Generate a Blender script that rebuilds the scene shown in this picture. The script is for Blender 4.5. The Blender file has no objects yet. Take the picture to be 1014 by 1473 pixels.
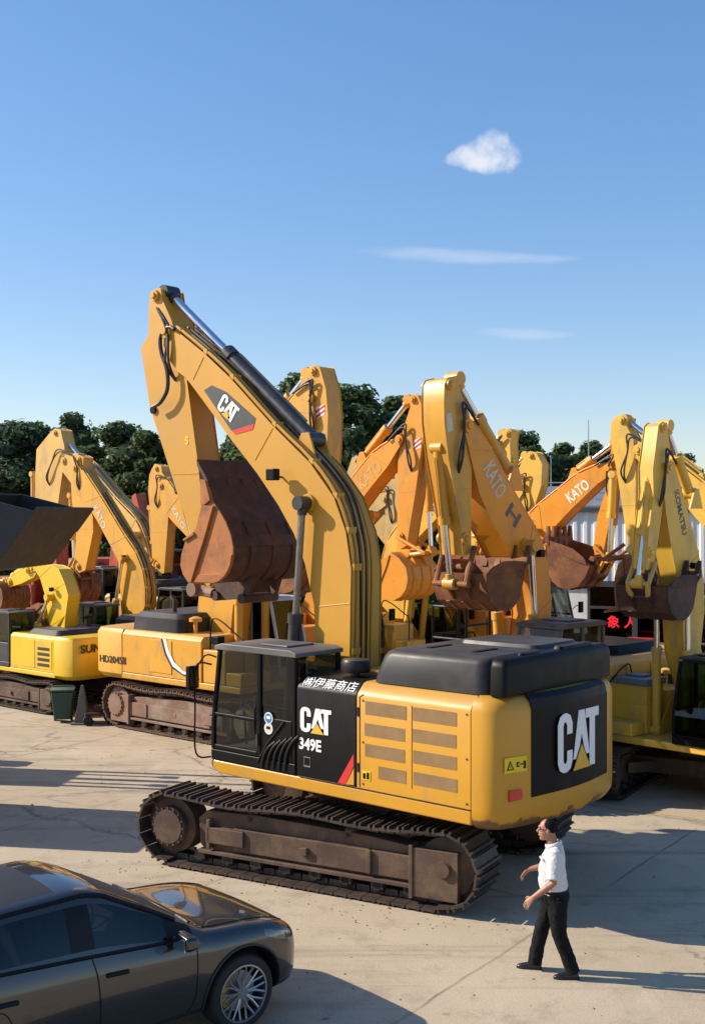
import bpy, bmesh, math, random
from mathutils import Vector, Matrix
from mathutils.bvhtree import BVHTree
R = math.radians
PI = math.pi
sc = bpy.context.scene
COL = sc.collection
random.seed(7)

# ------------------------------------------------------------------ camera
CAM_H = 5.15
cd = bpy.data.cameras.new("camera")
cam = bpy.data.objects.new("camera", cd)
COL.objects.link(cam)
cam.location = (0, 0, CAM_H)
cam.rotation_euler = (R(90), 0, 0)
cd.sensor_fit = 'VERTICAL'
cd.sensor_height = 24
cd.lens = 24 * 1700 / 1473
cd.shift_y = 4.5 / 1473
cd.clip_end = 6000
sc.camera = cam

# ------------------------------------------------------------------ light
SUN_EL, SUN_AZ = R(32), math.atan2(.17, -.985)
w = bpy.data.worlds.new("World")
sc.world = w
w.use_nodes = True
nt = w.node_tree
nt.nodes.clear()
sky = nt.nodes.new('ShaderNodeTexSky')
sky.sky_type = 'NISHITA'
sky.sun_disc = False
sky.sun_elevation = SUN_EL
sky.sun_rotation = R(90) - SUN_AZ
sky.air_density = 1.0
sky.dust_density = 0.5
sky.ozone_density = 1.2
bg = nt.nodes.new('ShaderNodeBackground')
bg.inputs[1].default_value = SKY_STRENGTH = .15
ow = nt.nodes.new('ShaderNodeOutputWorld')
nt.links.new(bg.outputs[0], ow.inputs[0])
def WN(op, a, b=None, c=None):
    n = nt.nodes.new('ShaderNodeMath')
    n.operation = op
    for i, v in enumerate((a, b, c)):
        if v is None:
            continue
        if hasattr(v, 'links'):
            nt.links.new(v, n.inputs[i])
        else:
            n.inputs[i].default_value = v
    return n.outputs[0]
wtc = nt.nodes.new('ShaderNodeTexCoord')
wsx = nt.nodes.new('ShaderNodeSeparateXYZ')
nt.links.new(wtc.outputs['Generated'], wsx.inputs[0])
den = WN('MAXIMUM', wsx.outputs['Y'], .05)
AZ, EL = WN('DIVIDE', wsx.outputs['X'], den), WN('DIVIDE', wsx.outputs['Z'], den)
front = WN('GREATER_THAN', wsx.outputs['Y'], .2)
hs = nt.nodes.new('ShaderNodeHueSaturation')
hs.inputs['Hue'].default_value = .5
hs.inputs['Saturation'].default_value = 1.42
ga = nt.nodes.new('ShaderNodeGamma')
ga.inputs[1].default_value = .70
nt.links.new(sky.outputs[0], ga.inputs[0])
tn = nt.nodes.new('ShaderNodeMix'); tn.data_type = 'RGBA'; tn.blend_type = 'MULTIPLY'
tn.inputs[0].default_value = 1; tn.inputs[7].default_value = TINT = (1.07, 1.09, 1.20, 1)
nt.links.new(ga.outputs[0], tn.inputs[6])
nt.links.new(tn.outputs[2], hs.inputs['Color'])
skycol = hs.outputs[0]
# small fair weather cloud and two thin streaks: bearing, height, half widths, tilt, cover, noise scale
for az, el, rx, rz, tilt, cover, nsc, soft in ((.106, .3025, .034, .019, .12, .88, 48, 1.2), (.098, .2192, .095, .0070, -.03, .30, 20, 1.3), (.148, .1535, .044, .0055, -.02, .26, 26, 1.3)):
    puff = cover > .5
    wv = nt.nodes.new('ShaderNodeCombineXYZ')
    dx, dz = WN('SUBTRACT', AZ, az), WN('SUBTRACT', EL, el)
    nt.links.new(dx, wv.inputs[0]); nt.links.new(WN('MULTIPLY', dz, 1.0 if puff else 4.0), wv.inputs[1])
    no = nt.nodes.new('ShaderNodeTexNoise')
    no.inputs['Scale'].default_value = nsc; no.inputs['Detail'].default_value = 5; no.inputs['Roughness'].default_value = .5
    nt.links.new(wv.outputs[0], no.inputs['Vector'])
    dz = WN('SUBTRACT', dz, WN('MULTIPLY', dx, tilt))
    hw = WN('MAXIMUM', WN('MULTIPLY_ADD', dx, .42 if puff else -.02, rz), rz * .22)
    # flat base, domed top
    base = WN('MULTIPLY', WN('LESS_THAN', dz, 0.0), .45 if puff else 0.0)
    zz = WN('MULTIPLY', WN('DIVIDE', dz, hw), WN('ADD', 1.0, base))
    q = WN('ADD', WN('POWER', WN('ABSOLUTE', WN('DIVIDE', dx, rx)), 2.0), WN('POWER', WN('ABSOLUTE', zz), 2.0))
    body = WN('ADD', WN('SUBTRACT', 1.0, q), WN('MULTIPLY', WN('SUBTRACT', no.outputs[0], .5), 2.4 if puff else 1.6))
    mr = nt.nodes.new('ShaderNodeMapRange')
    mr.interpolation_type = 'SMOOTHSTEP'
    mr.inputs[1].default_value = -.15
    mr.inputs[2].default_value = soft
    nt.links.new(body, mr.inputs[0])
    fac = WN('MULTIPLY', WN('MULTIPLY', mr.outputs[0], cover), front)
    mxn = nt.nodes.new('ShaderNodeMix'); mxn.data_type = 'RGBA'
    nt.links.new(fac, mxn.inputs[0]); nt.links.new(skycol, mxn.inputs[6])
    mxn.inputs[7].default_value = (3.9, 4.0, 4.3, 1)
    skycol = mxn.outputs[2]
nt.links.new(skycol, bg.inputs[0])
sd = bpy.data.lights.new("sun", 'SUN')
sd.energy = 4.5
sd.angle = R(.5)
sd.color = (1, .90, .76)
so = bpy.data.objects.new("sun", sd)
COL.objects.link(so)
sdir = Vector((math.cos(SUN_AZ) * math.cos(SUN_EL), math.sin(SUN_AZ) * math.cos(SUN_EL), math.sin(SUN_EL)))
so.rotation_euler = sdir.to_track_quat('Z', 'Y').to_euler()
so.location = sdir * 60
sc.view_settings.view_transform = 'Standard'
sc.view_settings.look = 'None'
sc.view_settings.exposure = .62
sc.view_settings.gamma = 1

# ------------------------------------------------------------------ materials
def nodes(name):
    m = bpy.data.materials.new(name)
    m.use_nodes = True
    t = m.node_tree
    b = t.nodes['Principled BSDF']
    return m, t, b

def N(t, kind, **kw):
    n = t.nodes.new(kind)
    for k, v in kw.items():
        if k in n.inputs.keys():
            n.inputs[k].default_value = v
        else:
            setattr(n, k, v)
    return n

def ramp(t, src, a, b):
    n = t.nodes.new('ShaderNodeValToRGB')
    e = n.color_ramp.elements
    e[0].position, e[1].position = a, b
    t.links.new(src, n.inputs[0])
    return n.outputs[0]

def mix(t, f, a, b):
    n = t.nodes.new('ShaderNodeMix')
    n.data_type = 'RGBA'
    for i, v in ((0, f), (6, a), (7, b)):
        if hasattr(v, 'links'):
            t.links.new(v, n.inputs[i])
        elif i == 0:
            n.inputs[0].default_value = v
        else:
            n.inputs[i].default_value = (*v, 1)
    return n.outputs[2]

def surf(name, base, rough=.5, metal=0, var=.15, dirt=None, damt=.3, dscale=1.5, bump=.0, bscale=30, spec=.5, coat=0, streak=False, chips=0, dust=0):
    """painted / worn surface: large colour drift, patches of dirt, rough variation, fine bump"""
    m, t, b = nodes(name)
    tc = N(t, 'ShaderNodeTexCoord')
    oi = N(t, 'ShaderNodeObjectInfo')
    mv = N(t, 'ShaderNodeVectorMath', operation='SCALE')
    mv.inputs[0].default_value = (37., 53., 41.)
    t.links.new(oi.outputs['Random'], mv.inputs['Scale'])
    av = N(t, 'ShaderNodeVectorMath', operation='ADD')
    t.links.new(tc.outputs['Object'], av.inputs[0])
    t.links.new(mv.outputs[0], av.inputs[1])
    src = av.outputs[0]
    n1 = N(t, 'ShaderNodeTexNoise', Scale=dscale * .6, Detail=6.0, Roughness=.6)
    t.links.new(src, n1.inputs['Vector'])
    lo = tuple(c * (1 - var) for c in base)
    hi = tuple(min(1, c * (1 + var)) for c in base)
    col = mix(t, ramp(t, n1.outputs[0], .3, .7), lo, hi)
    if dirt:
        mp = N(t, 'ShaderNodeMapping')
        mp.inputs['Scale'].default_value = (2, 2, .8) if streak else (1, 1, 1)
        mp.inputs['Location'].default_value = (3.1, 1.7, .4)
        t.links.new(src, mp.inputs[0])
        n2 = N(t, 'ShaderNodeTexNoise', Scale=dscale, Detail=9.0, Roughness=.68)
        t.links.new(mp.outputs[0], n2.inputs['Vector'])
        f = ramp(t, n2.outputs[0], .62 - damt * .4, .80 - damt * .25)
        col = mix(t, f, col, dirt)
    if dust:
        gn = N(t, 'ShaderNodeNewGeometry')
        sz = N(t, 'ShaderNodeSeparateXYZ')
        t.links.new(gn.outputs['Normal'], sz.inputs[0])
        up = ramp(t, sz.outputs['Z'], .35, .95)
        nd = N(t, 'ShaderNodeTexNoise', Scale=2.5, Detail=8.0, Roughness=.65)
        t.links.new(src, nd.inputs['Vector'])
        dm = N(t, 'ShaderNodeMath', operation='MULTIPLY')
        t.links.new(up, dm.inputs[0])
        t.links.new(ramp(t, nd.outputs[0], .25, .75), dm.inputs[1])
        d2 = N(t, 'ShaderNodeMath', operation='MULTIPLY')
        t.links.new(dm.outputs[0], d2.inputs[0])
        d2.inputs[1].default_value = dust
        col = mix(t, d2.outputs[0], col, DUST)
    if chips:
        nc = N(t, 'ShaderNodeTexNoise', Scale=9.0, Detail=8.0, Roughness=.72)
        t.links.new(src, nc.inputs['Vector'])
        cf = N(t, 'ShaderNodeMath', operation='MULTIPLY')
        t.links.new(ramp(t, nc.outputs[0], .70 - chips * .06, .74 - chips * .06), cf.inputs[0])
        cf.inputs[1].default_value = .8
        col = mix(t, cf.outputs[0], col, RUSTD)
    t.links.new(col, b.inputs['Base Color'])
    n3 = N(t, 'ShaderNodeTexNoise', Scale=dscale * 3, Detail=5.0)
    t.links.new(src, n3.inputs['Vector'])
    mr = N(t, 'ShaderNodeMapRange')
    mr.inputs[3].default_value = max(.03, rough - .12)
    mr.inputs[4].default_value = min(1, rough + .15)
    t.links.new(n3.outputs[0], mr.inputs[0])
    t.links.new(mr.outputs[0], b.inputs['Roughness'])
    b.inputs['Metallic'].default_value = metal
    b.inputs['Specular IOR Level'].default_value = spec
    b.inputs['Coat Weight'].default_value = coat
    b.inputs['Coat Roughness'].default_value = .04
    if bump:
        n4 = N(t, 'ShaderNodeTexNoise', Scale=bscale, Detail=4.0)
        t.links.new(src, n4.inputs['Vector'])
        bp = N(t, 'ShaderNodeBump', Strength=bump, Distance=.02)
        t.links.new(n4.outputs[0], bp.inputs['Height'])
        t.links.new(bp.outputs[0], b.inputs['Normal'])
    return m

def glass(name, tint=(.25, .3, .3), refl=.06):
    m, t, b = nodes(name)
    t.nodes.remove(b)
    tr = N(t, 'ShaderNodeBsdfTransparent')
    tr.inputs[0].default_value = (*tint, 1)
    gl = N(t, 'ShaderNodeBsdfGlossy', Roughness=.02)
    mr = N(t, 'ShaderNodeFresnel')
    mr.inputs[0].default_value = 1.35 + refl * 3
    gb = N(t, 'ShaderNodeNewGeometry')      # reflect on the outer face of the pane only
    iv = N(t, 'ShaderNodeMath', operation='SUBTRACT')
    iv.inputs[0].default_value = 1
    t.links.new(gb.outputs['Backfacing'], iv.inputs[1])
    mf_ = N(t, 'ShaderNodeMath', operation='MULTIPLY')
    t.links.new(mr.outputs[0], mf_.inputs[0])
    t.links.new(iv.outputs[0], mf_.inputs[1])
    mr = mf_
    mx = N(t, 'ShaderNodeMixShader')
    t.links.new(mr.outputs[0], mx.inputs[0])
    t.links.new(tr.outputs[0], mx.inputs[1])
    t.links.new(gl.outputs[0], mx.inputs[2])
    t.links.new(mx.outputs[0], t.nodes['Material Output'].inputs[0])
    return m

def emit(name, col, s):
    m, t, b = nodes(name)
    b.inputs['Base Color'].default_value = (0, 0, 0, 1)
    b.inputs['Emission Color'].default_value = (*col, 1)
    b.inputs['Emission Strength'].default_value = s
    return m

DUST = (.30, .24, .17)
RUSTD = (.10, .045, .02)
M = {}
M['ochre'] = surf('ochre paint', (.57, .275, .014), .40, var=.06, dirt=(.46, .25, .05), damt=.2, dscale=.9, streak=True, coat=.1, chips=0.15, dust=.45)
M['ochre_arm'] = surf('ochre paint faded', (.54, .265, .022), .48, var=.06, dirt=(.46, .25, .06), damt=.2, dscale=.9, chips=0.3, dust=.45)
M['ochre_tail'] = surf('ochre paint scraped below', (.57, .275, .014), .40, var=.06, dirt=(.46, .25, .05), damt=.2, dscale=.9, streak=True, coat=.1, chips=.15, dust=.3)
def scrape(m, z0, z1):
    t = m.node_tree
    b = t.nodes['Principled BSDF']
    lk = b.inputs['Base Color'].links[0]
    src_ = lk.from_socket
    tc = N(t, 'ShaderNodeTexCoord')
    sx_ = N(t, 'ShaderNodeSeparateXYZ')
    t.links.new(tc.outputs['Object'], sx_.inputs[0])
    mp = N(t, 'ShaderNodeMapping')
    mp.inputs['Scale'].default_value = (1.0, 1.0, 1.5)
    t.links.new(tc.outputs['Object'], mp.inputs[0])
    no = N(t, 'ShaderNodeTexNoise', Scale=1.6, Detail=9.0, Roughness=.62)
    t.links.new(mp.outputs[0], no.inputs['Vector'])
    hz = N(t, 'ShaderNodeMapRange')
    hz.inputs[1].default_value, hz.inputs[2].default_value = z0, z1
    hz.inputs[3].default_value, hz.inputs[4].default_value = .28, -.12
    t.links.new(sx_.outputs['Z'], hz.inputs[0])
    ad = N(t, 'ShaderNodeMath', operation='ADD')
    t.links.new(no.outputs[0], ad.inputs[0])
    t.links.new(hz.outputs[0], ad.inputs[1])
    rear = ramp(t, sx_.outputs['X'], -3.5, -3.3)
    inv = N(t, 'ShaderNodeMath', operation='SUBTRACT')
    inv.inputs[0].default_value = 1
    t.links.new(rear, inv.inputs[1])
    f = N(t, 'ShaderNodeMath', operation='MULTIPLY')
    t.links.new(ramp(t, ad.outputs[0], .60, .66), f.inputs[0])
    f.inputs[1].default_value = .85
    t.links.new(mix(t, f.outputs[0], src_, (.075, .035, .02)), b.inputs['Base Color'])
scrape(M['ochre_tail'], 1.22, 1.50)
M['orange'] = surf('orange paint', (.76, .29, .018), .42, var=.10, dirt=(.45, .22, .06), damt=.28, dscale=1.2, streak=True, chips=0.8, dust=.45)
M['amber'] = surf('amber paint', (.68, .335, .035), .42, var=.10, dirt=(.42, .24, .08), damt=.3, dscale=1.2, streak=True, chips=0.8, dust=.45)
M['yellow'] = surf('yellow paint', (.76, .44, .055), .42, var=.10, dirt=(.46, .30, .10), damt=.28, dscale=1.2, streak=True, chips=0.7, dust=.45)
M['lemon'] = surf('lemon paint', (.78, .48, .02), .35, var=.06, dirt=(.45, .30, .08), damt=.12, dscale=1.2, coat=.2)
M['gold'] = surf('faded gold paint', (.64, .38, .085), .5, var=.12, dirt=(.42, .28, .12), damt=.35, dscale=1.2, streak=True, chips=0.9, dust=.45)
M['tan'] = surf('sun bleached paint', (.55, .36, .12), .55, var=.12, dirt=(.30, .19, .08), damt=.35, dscale=1.2, streak=True, chips=1.2, dust=.45)
M['red'] = surf('red orange paint', (.48, .085, .03), .5, var=.12, dirt=(.16, .05, .03), damt=.4, dscale=1.2, streak=True, chips=1, dust=.45)
M['rust'] = surf('rusty bucket steel', (.155, .054, .020), .75, var=.3, dirt=(.34, .135, .035), damt=.45, dscale=1.6, bump=.25, bscale=25)
M['rust_pale'] = surf('orange rust steel', (.36, .125, .03), .7, var=.2, dirt=(.17, .06, .025), damt=.3, dscale=2.2, bump=.2, bscale=25)
M['rust_dark'] = surf('dark brown steel', (.06, .028, .019), .7, var=.3, dirt=(.14, .058, .028), damt=.4, dscale=2, bump=.2, bscale=25)
M['track'] = surf('worn track steel', (.055, .042, .037), .5, metal=.3, var=.3, dirt=(.11, .075, .05), damt=.45, dscale=3, bump=.15, bscale=40)
M['track_rust'] = surf('rusty track steel', (.10, .055, .038), .65, metal=.1, var=.3, dirt=(.15, .09, .06), damt=.4, dscale=3, bump=.15, bscale=40)
M['frame'] = surf('dusty undercarriage steel', (.075, .043, .027), .75, var=.35, dirt=(.17, .105, .06), damt=.4, dscale=1.8, bump=.15, bscale=30)
M['frame_pale'] = surf('scuffed undercarriage steel', (.20, .11, .07), .7, var=.3, dirt=(.30, .24, .20), damt=.4, dscale=1.8, bump=.1)
M['black'] = surf('black paint', (.006, .006, .0065), .42, var=.2, dirt=(.018, .016, .014), damt=.2, dscale=1.4, spec=.15)
M['hood'] = surf('dark hood paint', (.018, .018, .0195), .45, dust=.22, spec=.35, var=.2, dirt=(.06, .054, .048), damt=.3, dscale=1.0)
M['roof_grey'] = surf('dusty black roof', (.10, .095, .09), .5, var=.2, dirt=(.20, .18, .15), damt=.4, dscale=1.5)
M['rubber'] = surf('black rubber', (.014, .014, .014), .7, var=.2)
M['hose'] = surf('black hose', (.02, .018, .016), .5, var=.2)
M['chrome'] = surf('chromed rod', (.72, .72, .74), .12, metal=1, var=.05)
M['dark_rod'] = surf('dulled rod', (.22, .21, .20), .3, metal=.7, var=.2, dirt=(.10, .08, .06), damt=.3, dscale=3)
M['steel'] = surf('bright steel', (.42, .42, .42), .35, metal=.8, var=.1)
M['cyl_black'] = surf('dark cylinder paint', (.028, .03, .034), .35, var=.2, dirt=(.07, .06, .05), damt=.25, dscale=3)
M['grille'] = surf('grille mesh', (.27, .16, .06), .7, var=.15, dscale=5, bump=.5, bscale=140)
M['grille_dark'] = surf('dark grille', (.03, .025, .02), .7, var=.2, bump=.4, bscale=100)
M['white'] = surf('white paint', (.80, .80, .78), .5, var=.05, dscale=3)
M['letter_pale'] = surf('faded white lettering', (.62, .56, .44), .6, var=.15, dscale=6)
M['letter_dark'] = surf('dark lettering', (.025, .022, .02), .5, var=.1)
M['letter_grey'] = surf('grey lettering', (.12, .11, .11), .6, var=.2)
M['letter_blue'] = surf('faded blue lettering', (.20, .24, .36), .6, var=.1)
M['redmark'] = surf('red marking', (.62, .03, .025), .4, var=.08)
M['greymark'] = surf('grey marking', (.05, .055, .055), .45, var=.1)
M['logo_yellow'] = surf('logo yellow', (.72, .40, .03), .4, var=.05)
M['glass'] = glass('cab glass', (.55, .58, .56), .05)
M['glass_green'] = glass('green cab glass', (.50, .62, .50), .06)
M['glass_clear'] = glass('clear cab glass', (.62, .66, .63), .05)
M['glass_dark'] = glass('dark glass', (.22, .25, .25), .06)
M['mirror'] = surf('mirror glass', (.7, .72, .75), .05, metal=1, var=.02)
M['seat'] = surf('dark seat cloth', (.045, .045, .048), .9, var=.2)
M['cab_white'] = surf('dusty white cab paint', (.55, .53, .48), .55, var=.1, dirt=(.32, .28, .22), damt=.3)
M['cab_brown'] = surf('brown grey cab paint', (.105, .075, .058), .5, var=.15, dirt=(.17, .13, .10), damt=.35)
M['cab_dark'] = surf('dark green grey cab paint', (.03, .036, .036), .45, var=.2, dirt=(.09, .085, .07), damt=.3)
M['label_yellow'] = surf('warning yellow', (.78, .55, .02), .5, var=.04)
M['lamp_red'] = surf('red reflector', (.55, .02, .02), .25, var=.05, coat=.4)
M['roller'] = surf('oily roller steel', (.022, .016, .013), .6, var=.3)

# ------------------------------------------------------------------ mesh builder
class MB:
    def __init__(s):
        s.v, s.f, s.mi, s.cur = [], [], [], 0
    def add(s, vs, fs):
        o = len(s.v)
        s.v += [tuple(p) for p in vs]
        s.f += [tuple(i + o for i in f) for f in fs]
        s.mi += [s.cur] * len(fs)
        return s
    def hexa(s, p):
        return s.add(p, [(0, 3, 2, 1), (4, 5, 6, 7), (0, 1, 5, 4), (1, 2, 6, 5), (2, 3, 7, 6), (3, 0, 4, 7)])
    def box(s, x0, x1, y0, y1, z0, z1):
        return s.hexa([(x0, y0, z0), (x1, y0, z0), (x1, y1, z0), (x0, y1, z0), (x0, y0, z1), (x1, y0, z1), (x1, y1, z1), (x0, y1, z1)])
    def loft(s, rings, cap=True, closed=True):
        n = len(rings[0])
        vs = [p for r in rings for p in r]
        fs = []
        for i in range(len(rings) - 1):
            for j in range(n if closed else n - 1):
                a, b = i * n + j, i * n + (j + 1) % n
                fs.append((a, b, b + n, a + n))
        if cap:
            fs.append(tuple(range(n))[::-1])
            fs.append(tuple(range((len(rings) - 1) * n, len(rings) * n)))
        return s.add(vs, fs)
    def prism(s, prof, y0, y1):
        return s.loft([[(x, y0, z) for x, z in prof], [(x, y1, z) for x, z in prof]])
    def prismz(s, prof, z0, z1):
        return s.loft([[(x, y, z0) for x, y in prof], [(x, y, z1) for x, y in prof]])
    def prismx(s, prof, x0, x1):
        return s.loft([[(x0, y, z) for y, z in prof], [(x1, y, z) for y, z in prof]])
    def tube(s, pts, r, n=8, cap=True, rr=None):
        pts = [Vector(p) for p in pts]
        rings = []
        up = Vector((0, 0, 1))
        ref = None
        for i, p in enumerate(pts):
            a = pts[max(0, i - 1)]
            b = pts[min(len(pts) - 1, i + 1)]
            d = (b - a)
            if d.length < 1e-6:
                d = Vector((0, 0, 1))
            d.normalize()
            if ref is None:
                ref = up if abs(d.z) < .9 else Vector((1, 0, 0))
            x = d.cross(ref)
            if x.length < 1e-4:
                x = d.cross(Vector((0, 1, 0)))
            x.normalize()
            y = x.cross(d).normalized()
            ref = y
            q = rr[i] if rr else r
            if isinstance(q, (int, float)):
                q = (q, q)
            rings.append([p + x * math.cos(t) * q[0] + y * math.sin(t) * q[1] for t in (2 * PI * k / n for k in range(n))])
        return s.loft(rings, cap)
    def cyl(s, p0, p1, r, n=16, r1=None):
        return s.tube([p0, p1], r, n, True, [r, r if r1 is None else r1])
    def lathe(s, prof, c, axis='y', n=24, cap=True):
        """prof: (radius, offset along axis)"""
        rings = []
        for r, h in prof:
            ring = []
            for k in range(n):
                t = 2 * PI * k / n
                a, b = r * math.cos(t), r * math.sin(t)
                ring.append({'y': (c[0] + a, c[1] + h, c[2] + b), 'z': (c[0] + a, c[1] + b, c[2] + h), 'x': (c[0] + h, c[1] + a, c[2] + b)}[axis])
            rings.append(ring)
        return s.loft(rings, cap)
    def ball(s, c, rx, ry, rz, n=14, m=9):
        rings = []
        for i in range(m + 1):
            a = -PI / 2 + PI * (i + .02) / (m + .04)
            rings.append([(c[0] + rx * math.cos(a) * math.cos(t), c[1] + ry * math.cos(a) * math.sin(t), c[2] + rz * math.sin(a)) for t in (2 * PI * k / n for k in range(n))])
        return s.loft(rings)
    def xf(s, mat, start=0):
        for i in range(start, len(s.v)):
            s.v[i] = tuple(mat @ Vector(s.v[i]))
        return s
    def mesh(s, name, mats, smooth=35):
        me = bpy.data.meshes.new(name)
        me.from_pydata(s.v, [], s.f)
        for m in (mats if isinstance(mats, (list, tuple)) else [mats]):
            me.materials.append(m)
        me.polygons.foreach_set('material_index', s.mi)
        bm = bmesh.new()
        bm.from_mesh(me)
        bmesh.ops.recalc_face_normals(bm, faces=bm.faces)
        bm.to_mesh(me)
        bm.free()
        if smooth:
            me.polygons.foreach_set('use_smooth', [True] * len(me.polygons))
            me.set_sharp_from_angle(angle=R(smooth))
        return me
    def build(s, name, mats, parent=None, bevel=0, smooth=35, segs=2):
        o = bpy.data.objects.new(name, s.mesh(name, mats, smooth))
        COL.objects.link(o)
        if parent:
            o.parent = parent
        if bevel:
            b = o.modifiers.new('bevel', 'BEVEL')
            b.width = bevel
            b.segments = segs
            b.limit_method = 'ANGLE'
            b.angle_limit = R(35)
            b.harden_normals = True
        return o

def tag(o, label=None, cat=None, group=None, kind=None):
    for k, v in (('label', label), ('category', cat), ('group', group), ('kind', kind)):
        if v:
            o[k] = v
    return o

def thing(name, label, cat, loc=(0, 0, 0), rz=0, group=None):
    o = bpy.data.objects.new(name, None)
    o.empty_display_size = .3
    COL.objects.link(o)
    o.location = loc
    o.rotation_euler = (0, 0, rz)
    return tag(o, label, cat, group)

def copy_tree(o, parent=None):
    c = o.copy()
    COL.objects.link(c)
    c.parent = parent
    for ch in list(o.children):
        copy_tree(ch, c)
    return c

FONT = bpy.data.fonts.load('<builtin>') if False else None
def text_geo(s, bold=0.0):
    cu = bpy.data.curves.new('txt', 'FONT')
    cu.body = s
    cu.size = 1
    cu.extrude = .012
    cu.offset = bold
    cu.align_x = 'CENTER'
    cu.align_y = 'CENTER'
    cu.resolution_u = 3
    o = bpy.data.objects.new('txt', cu)
    COL.objects.link(o)
    dg = bpy.context.evaluated_depsgraph_get()
    dg.update()
    me = bpy.data.meshes.new_from_object(o.evaluated_get(dg))
    vs = [v.co.copy() for v in me.vertices]
    fs = [tuple(p.vertices) for p in me.polygons]
    bpy.data.objects.remove(o)
    bpy.data.curves.remove(cu)
    bpy.data.meshes.remove(me)
    return vs, fs

TXT = {}
def lettering(s, org, xd, yd, h, mat, parent, width=None, bold=0.02, name='lettering'):
    """text lying on a surface: org centre, xd reading direction, yd up; h cap height; width total"""
    key = (s, bold)
    if key not in TXT:
        TXT[key] = text_geo(s, bold)
    vs, fs = TXT[key]
    if not vs:
        return None
    x0, x1 = min(v.x for v in vs), max(v.x for v in vs)
    y0, y1 = min(v.y for v in vs), max(v.y for v in vs)
    sy = h / (y1 - y0)
    sx = sy if width is None else width / (x1 - x0)
    xd, yd = Vector(xd).normalized(), Vector(yd).normalized()
    n = xd.cross(yd).normalized()
    org = Vector(org)
    mb = MB()
    mb.add([org + xd * (v.x - (x0 + x1) / 2) * sx + yd * (v.y - (y0 + y1) / 2) * sy + n * (.004 + v.z * .2) for v in vs], fs)
    return mb.build(name, mat, parent, smooth=0)

def flat(polys, org, xd, yd, mat, parent, name, t=.006, sx=1, sy=1, base=.002):
    """flat shapes (lists of 2-D points) laid on a surface with thickness t"""
    xd, yd = Vector(xd).normalized(), Vector(yd).normalized()
    n = xd.cross(yd).normalized()
    org = Vector(org)
    mb = MB()
    for poly in polys:
        mb.loft([[org + xd * x * sx + yd * y * sy + n * base for x, y in poly], [org + xd * x * sx + yd * y * sy + n * (base + t) for x, y in poly]])
    return mb.build(name, mat, parent, smooth=0)

L_C = [(.28, .64), (.44, .64), (.44, .82), (.38, .95), (.27, 1), (.17, 1), (.06, .95), (0, .82), (0, .18), (.06, .05), (.17, 0), (.27, 0), (.38, .05), (.44, .18), (.44, .36), (.28, .36), (.28, .21), (.25, .15), (.19, .15), (.16, .21), (.16, .79), (.19, .85), (.25, .85), (.28, .79)]
L_A = [(.47, .18), (.64, 1), (.82, 1), (.98, .22), (.85, .22), (.73, .60), (.61, .18)]
L_T = [(.86, 1), (.86, .84), (.985, .84), (.985, 0), (1.155, 0), (1.155, .84), (1.28, .84), (1.28, 1)]

def bold_logo(org, xd, yd, h, parent, wscale=1.0):
    flat([L_C, L_A, L_T], org, xd, yd, M['white'], parent, 'lettering', .006, h * wscale, h)
    flat([[(.42, -.03), (1.02, -.03), (.72, .47)]], org, xd, yd, M['black'], parent, 'lettering', .004, h * wscale, h, .008)
    flat([[(.45, -.01), (.99, -.01), (.72, .41)]], org, xd, yd, M['logo_yellow'], parent, 'lettering', .004, h * wscale, h, .012)

# ------------------------------------------------------------------ site survey: measured bearings -> metres
CR = {'f': (0, 0, 1), 'c0': (0, 600, .3259), 'c1': (0, 600, .2564), 'c2': (180, 400, .38), 'c3': (500, 520, .2959), 'c4': (740, 580, .2702),
      'c5': (270, 880, .286), 'c6': (380, 500, .2564), 'c7': (250, 640, .1972), 'c8': (200, 405, .1392), 'c9': (560, 700, .1775), 'cb': (0, 860, .3156),
      'ce': (480, 900, .434)}
def full(c, p):
    a = CR[c]
    return a[0] + p[0] * a[2], a[1] + p[1] * a[2]

class Frame:
    """vertical plane frame of one machine: swing centre c, heading u"""
    def __init__(s, c, u):
        d = math.hypot(*u)
        s.c, s.u = c, (u[0] / d, u[1] / d)
        s.l = (-s.u[1], s.u[0])
        s.yaw = math.atan2(s.u[1], s.u[0])
    def pt(s, crop, p, off=0.0):
        """length along the boom and height of a point measured on the plane at lateral offset off"""
        if crop == 'l':
            return p
        x, y = full(crop, p)
        a = (x - 507.) / 1700.
        d = s.l[0] * s.c[0] + s.l[1] * s.c[1] + off
        Y = d / (s.l[0] * a + s.l[1])
        return ((a * Y - s.c[0]) * s.u[0] + (Y - s.c[1]) * s.u[1], CAM_H + (741 - y) * Y / 1700.)
    def pts(s, crop, ps, off=0.0):
        return [s.pt(q[2], q[:2], off) if len(q) > 2 else s.pt(crop, q, off) for q in ps]
# ------------------------------------------------------------------ excavator parts
def rot_z(a):
    return Matrix.Rotation(a, 4, 'Z')

def smooth_path(pts, n=6):
    """Catmull-Rom through points"""
    P = [Vector(p) for p in pts]
    out = []
    for i in range(len(P) - 1):
        a, b, c, d = P[max(0, i - 1)], P[i], P[i + 1], P[min(len(P) - 1, i + 2)]
        for k in range(n):
            t = k / n
            out.append(.5 * ((2 * b) + (c - a) * t + (2 * a - 5 * b + 4 * c - d) * t * t + (3 * b - a - 3 * c + d) * t ** 3))
    out.append(P[-1])
    return out

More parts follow.
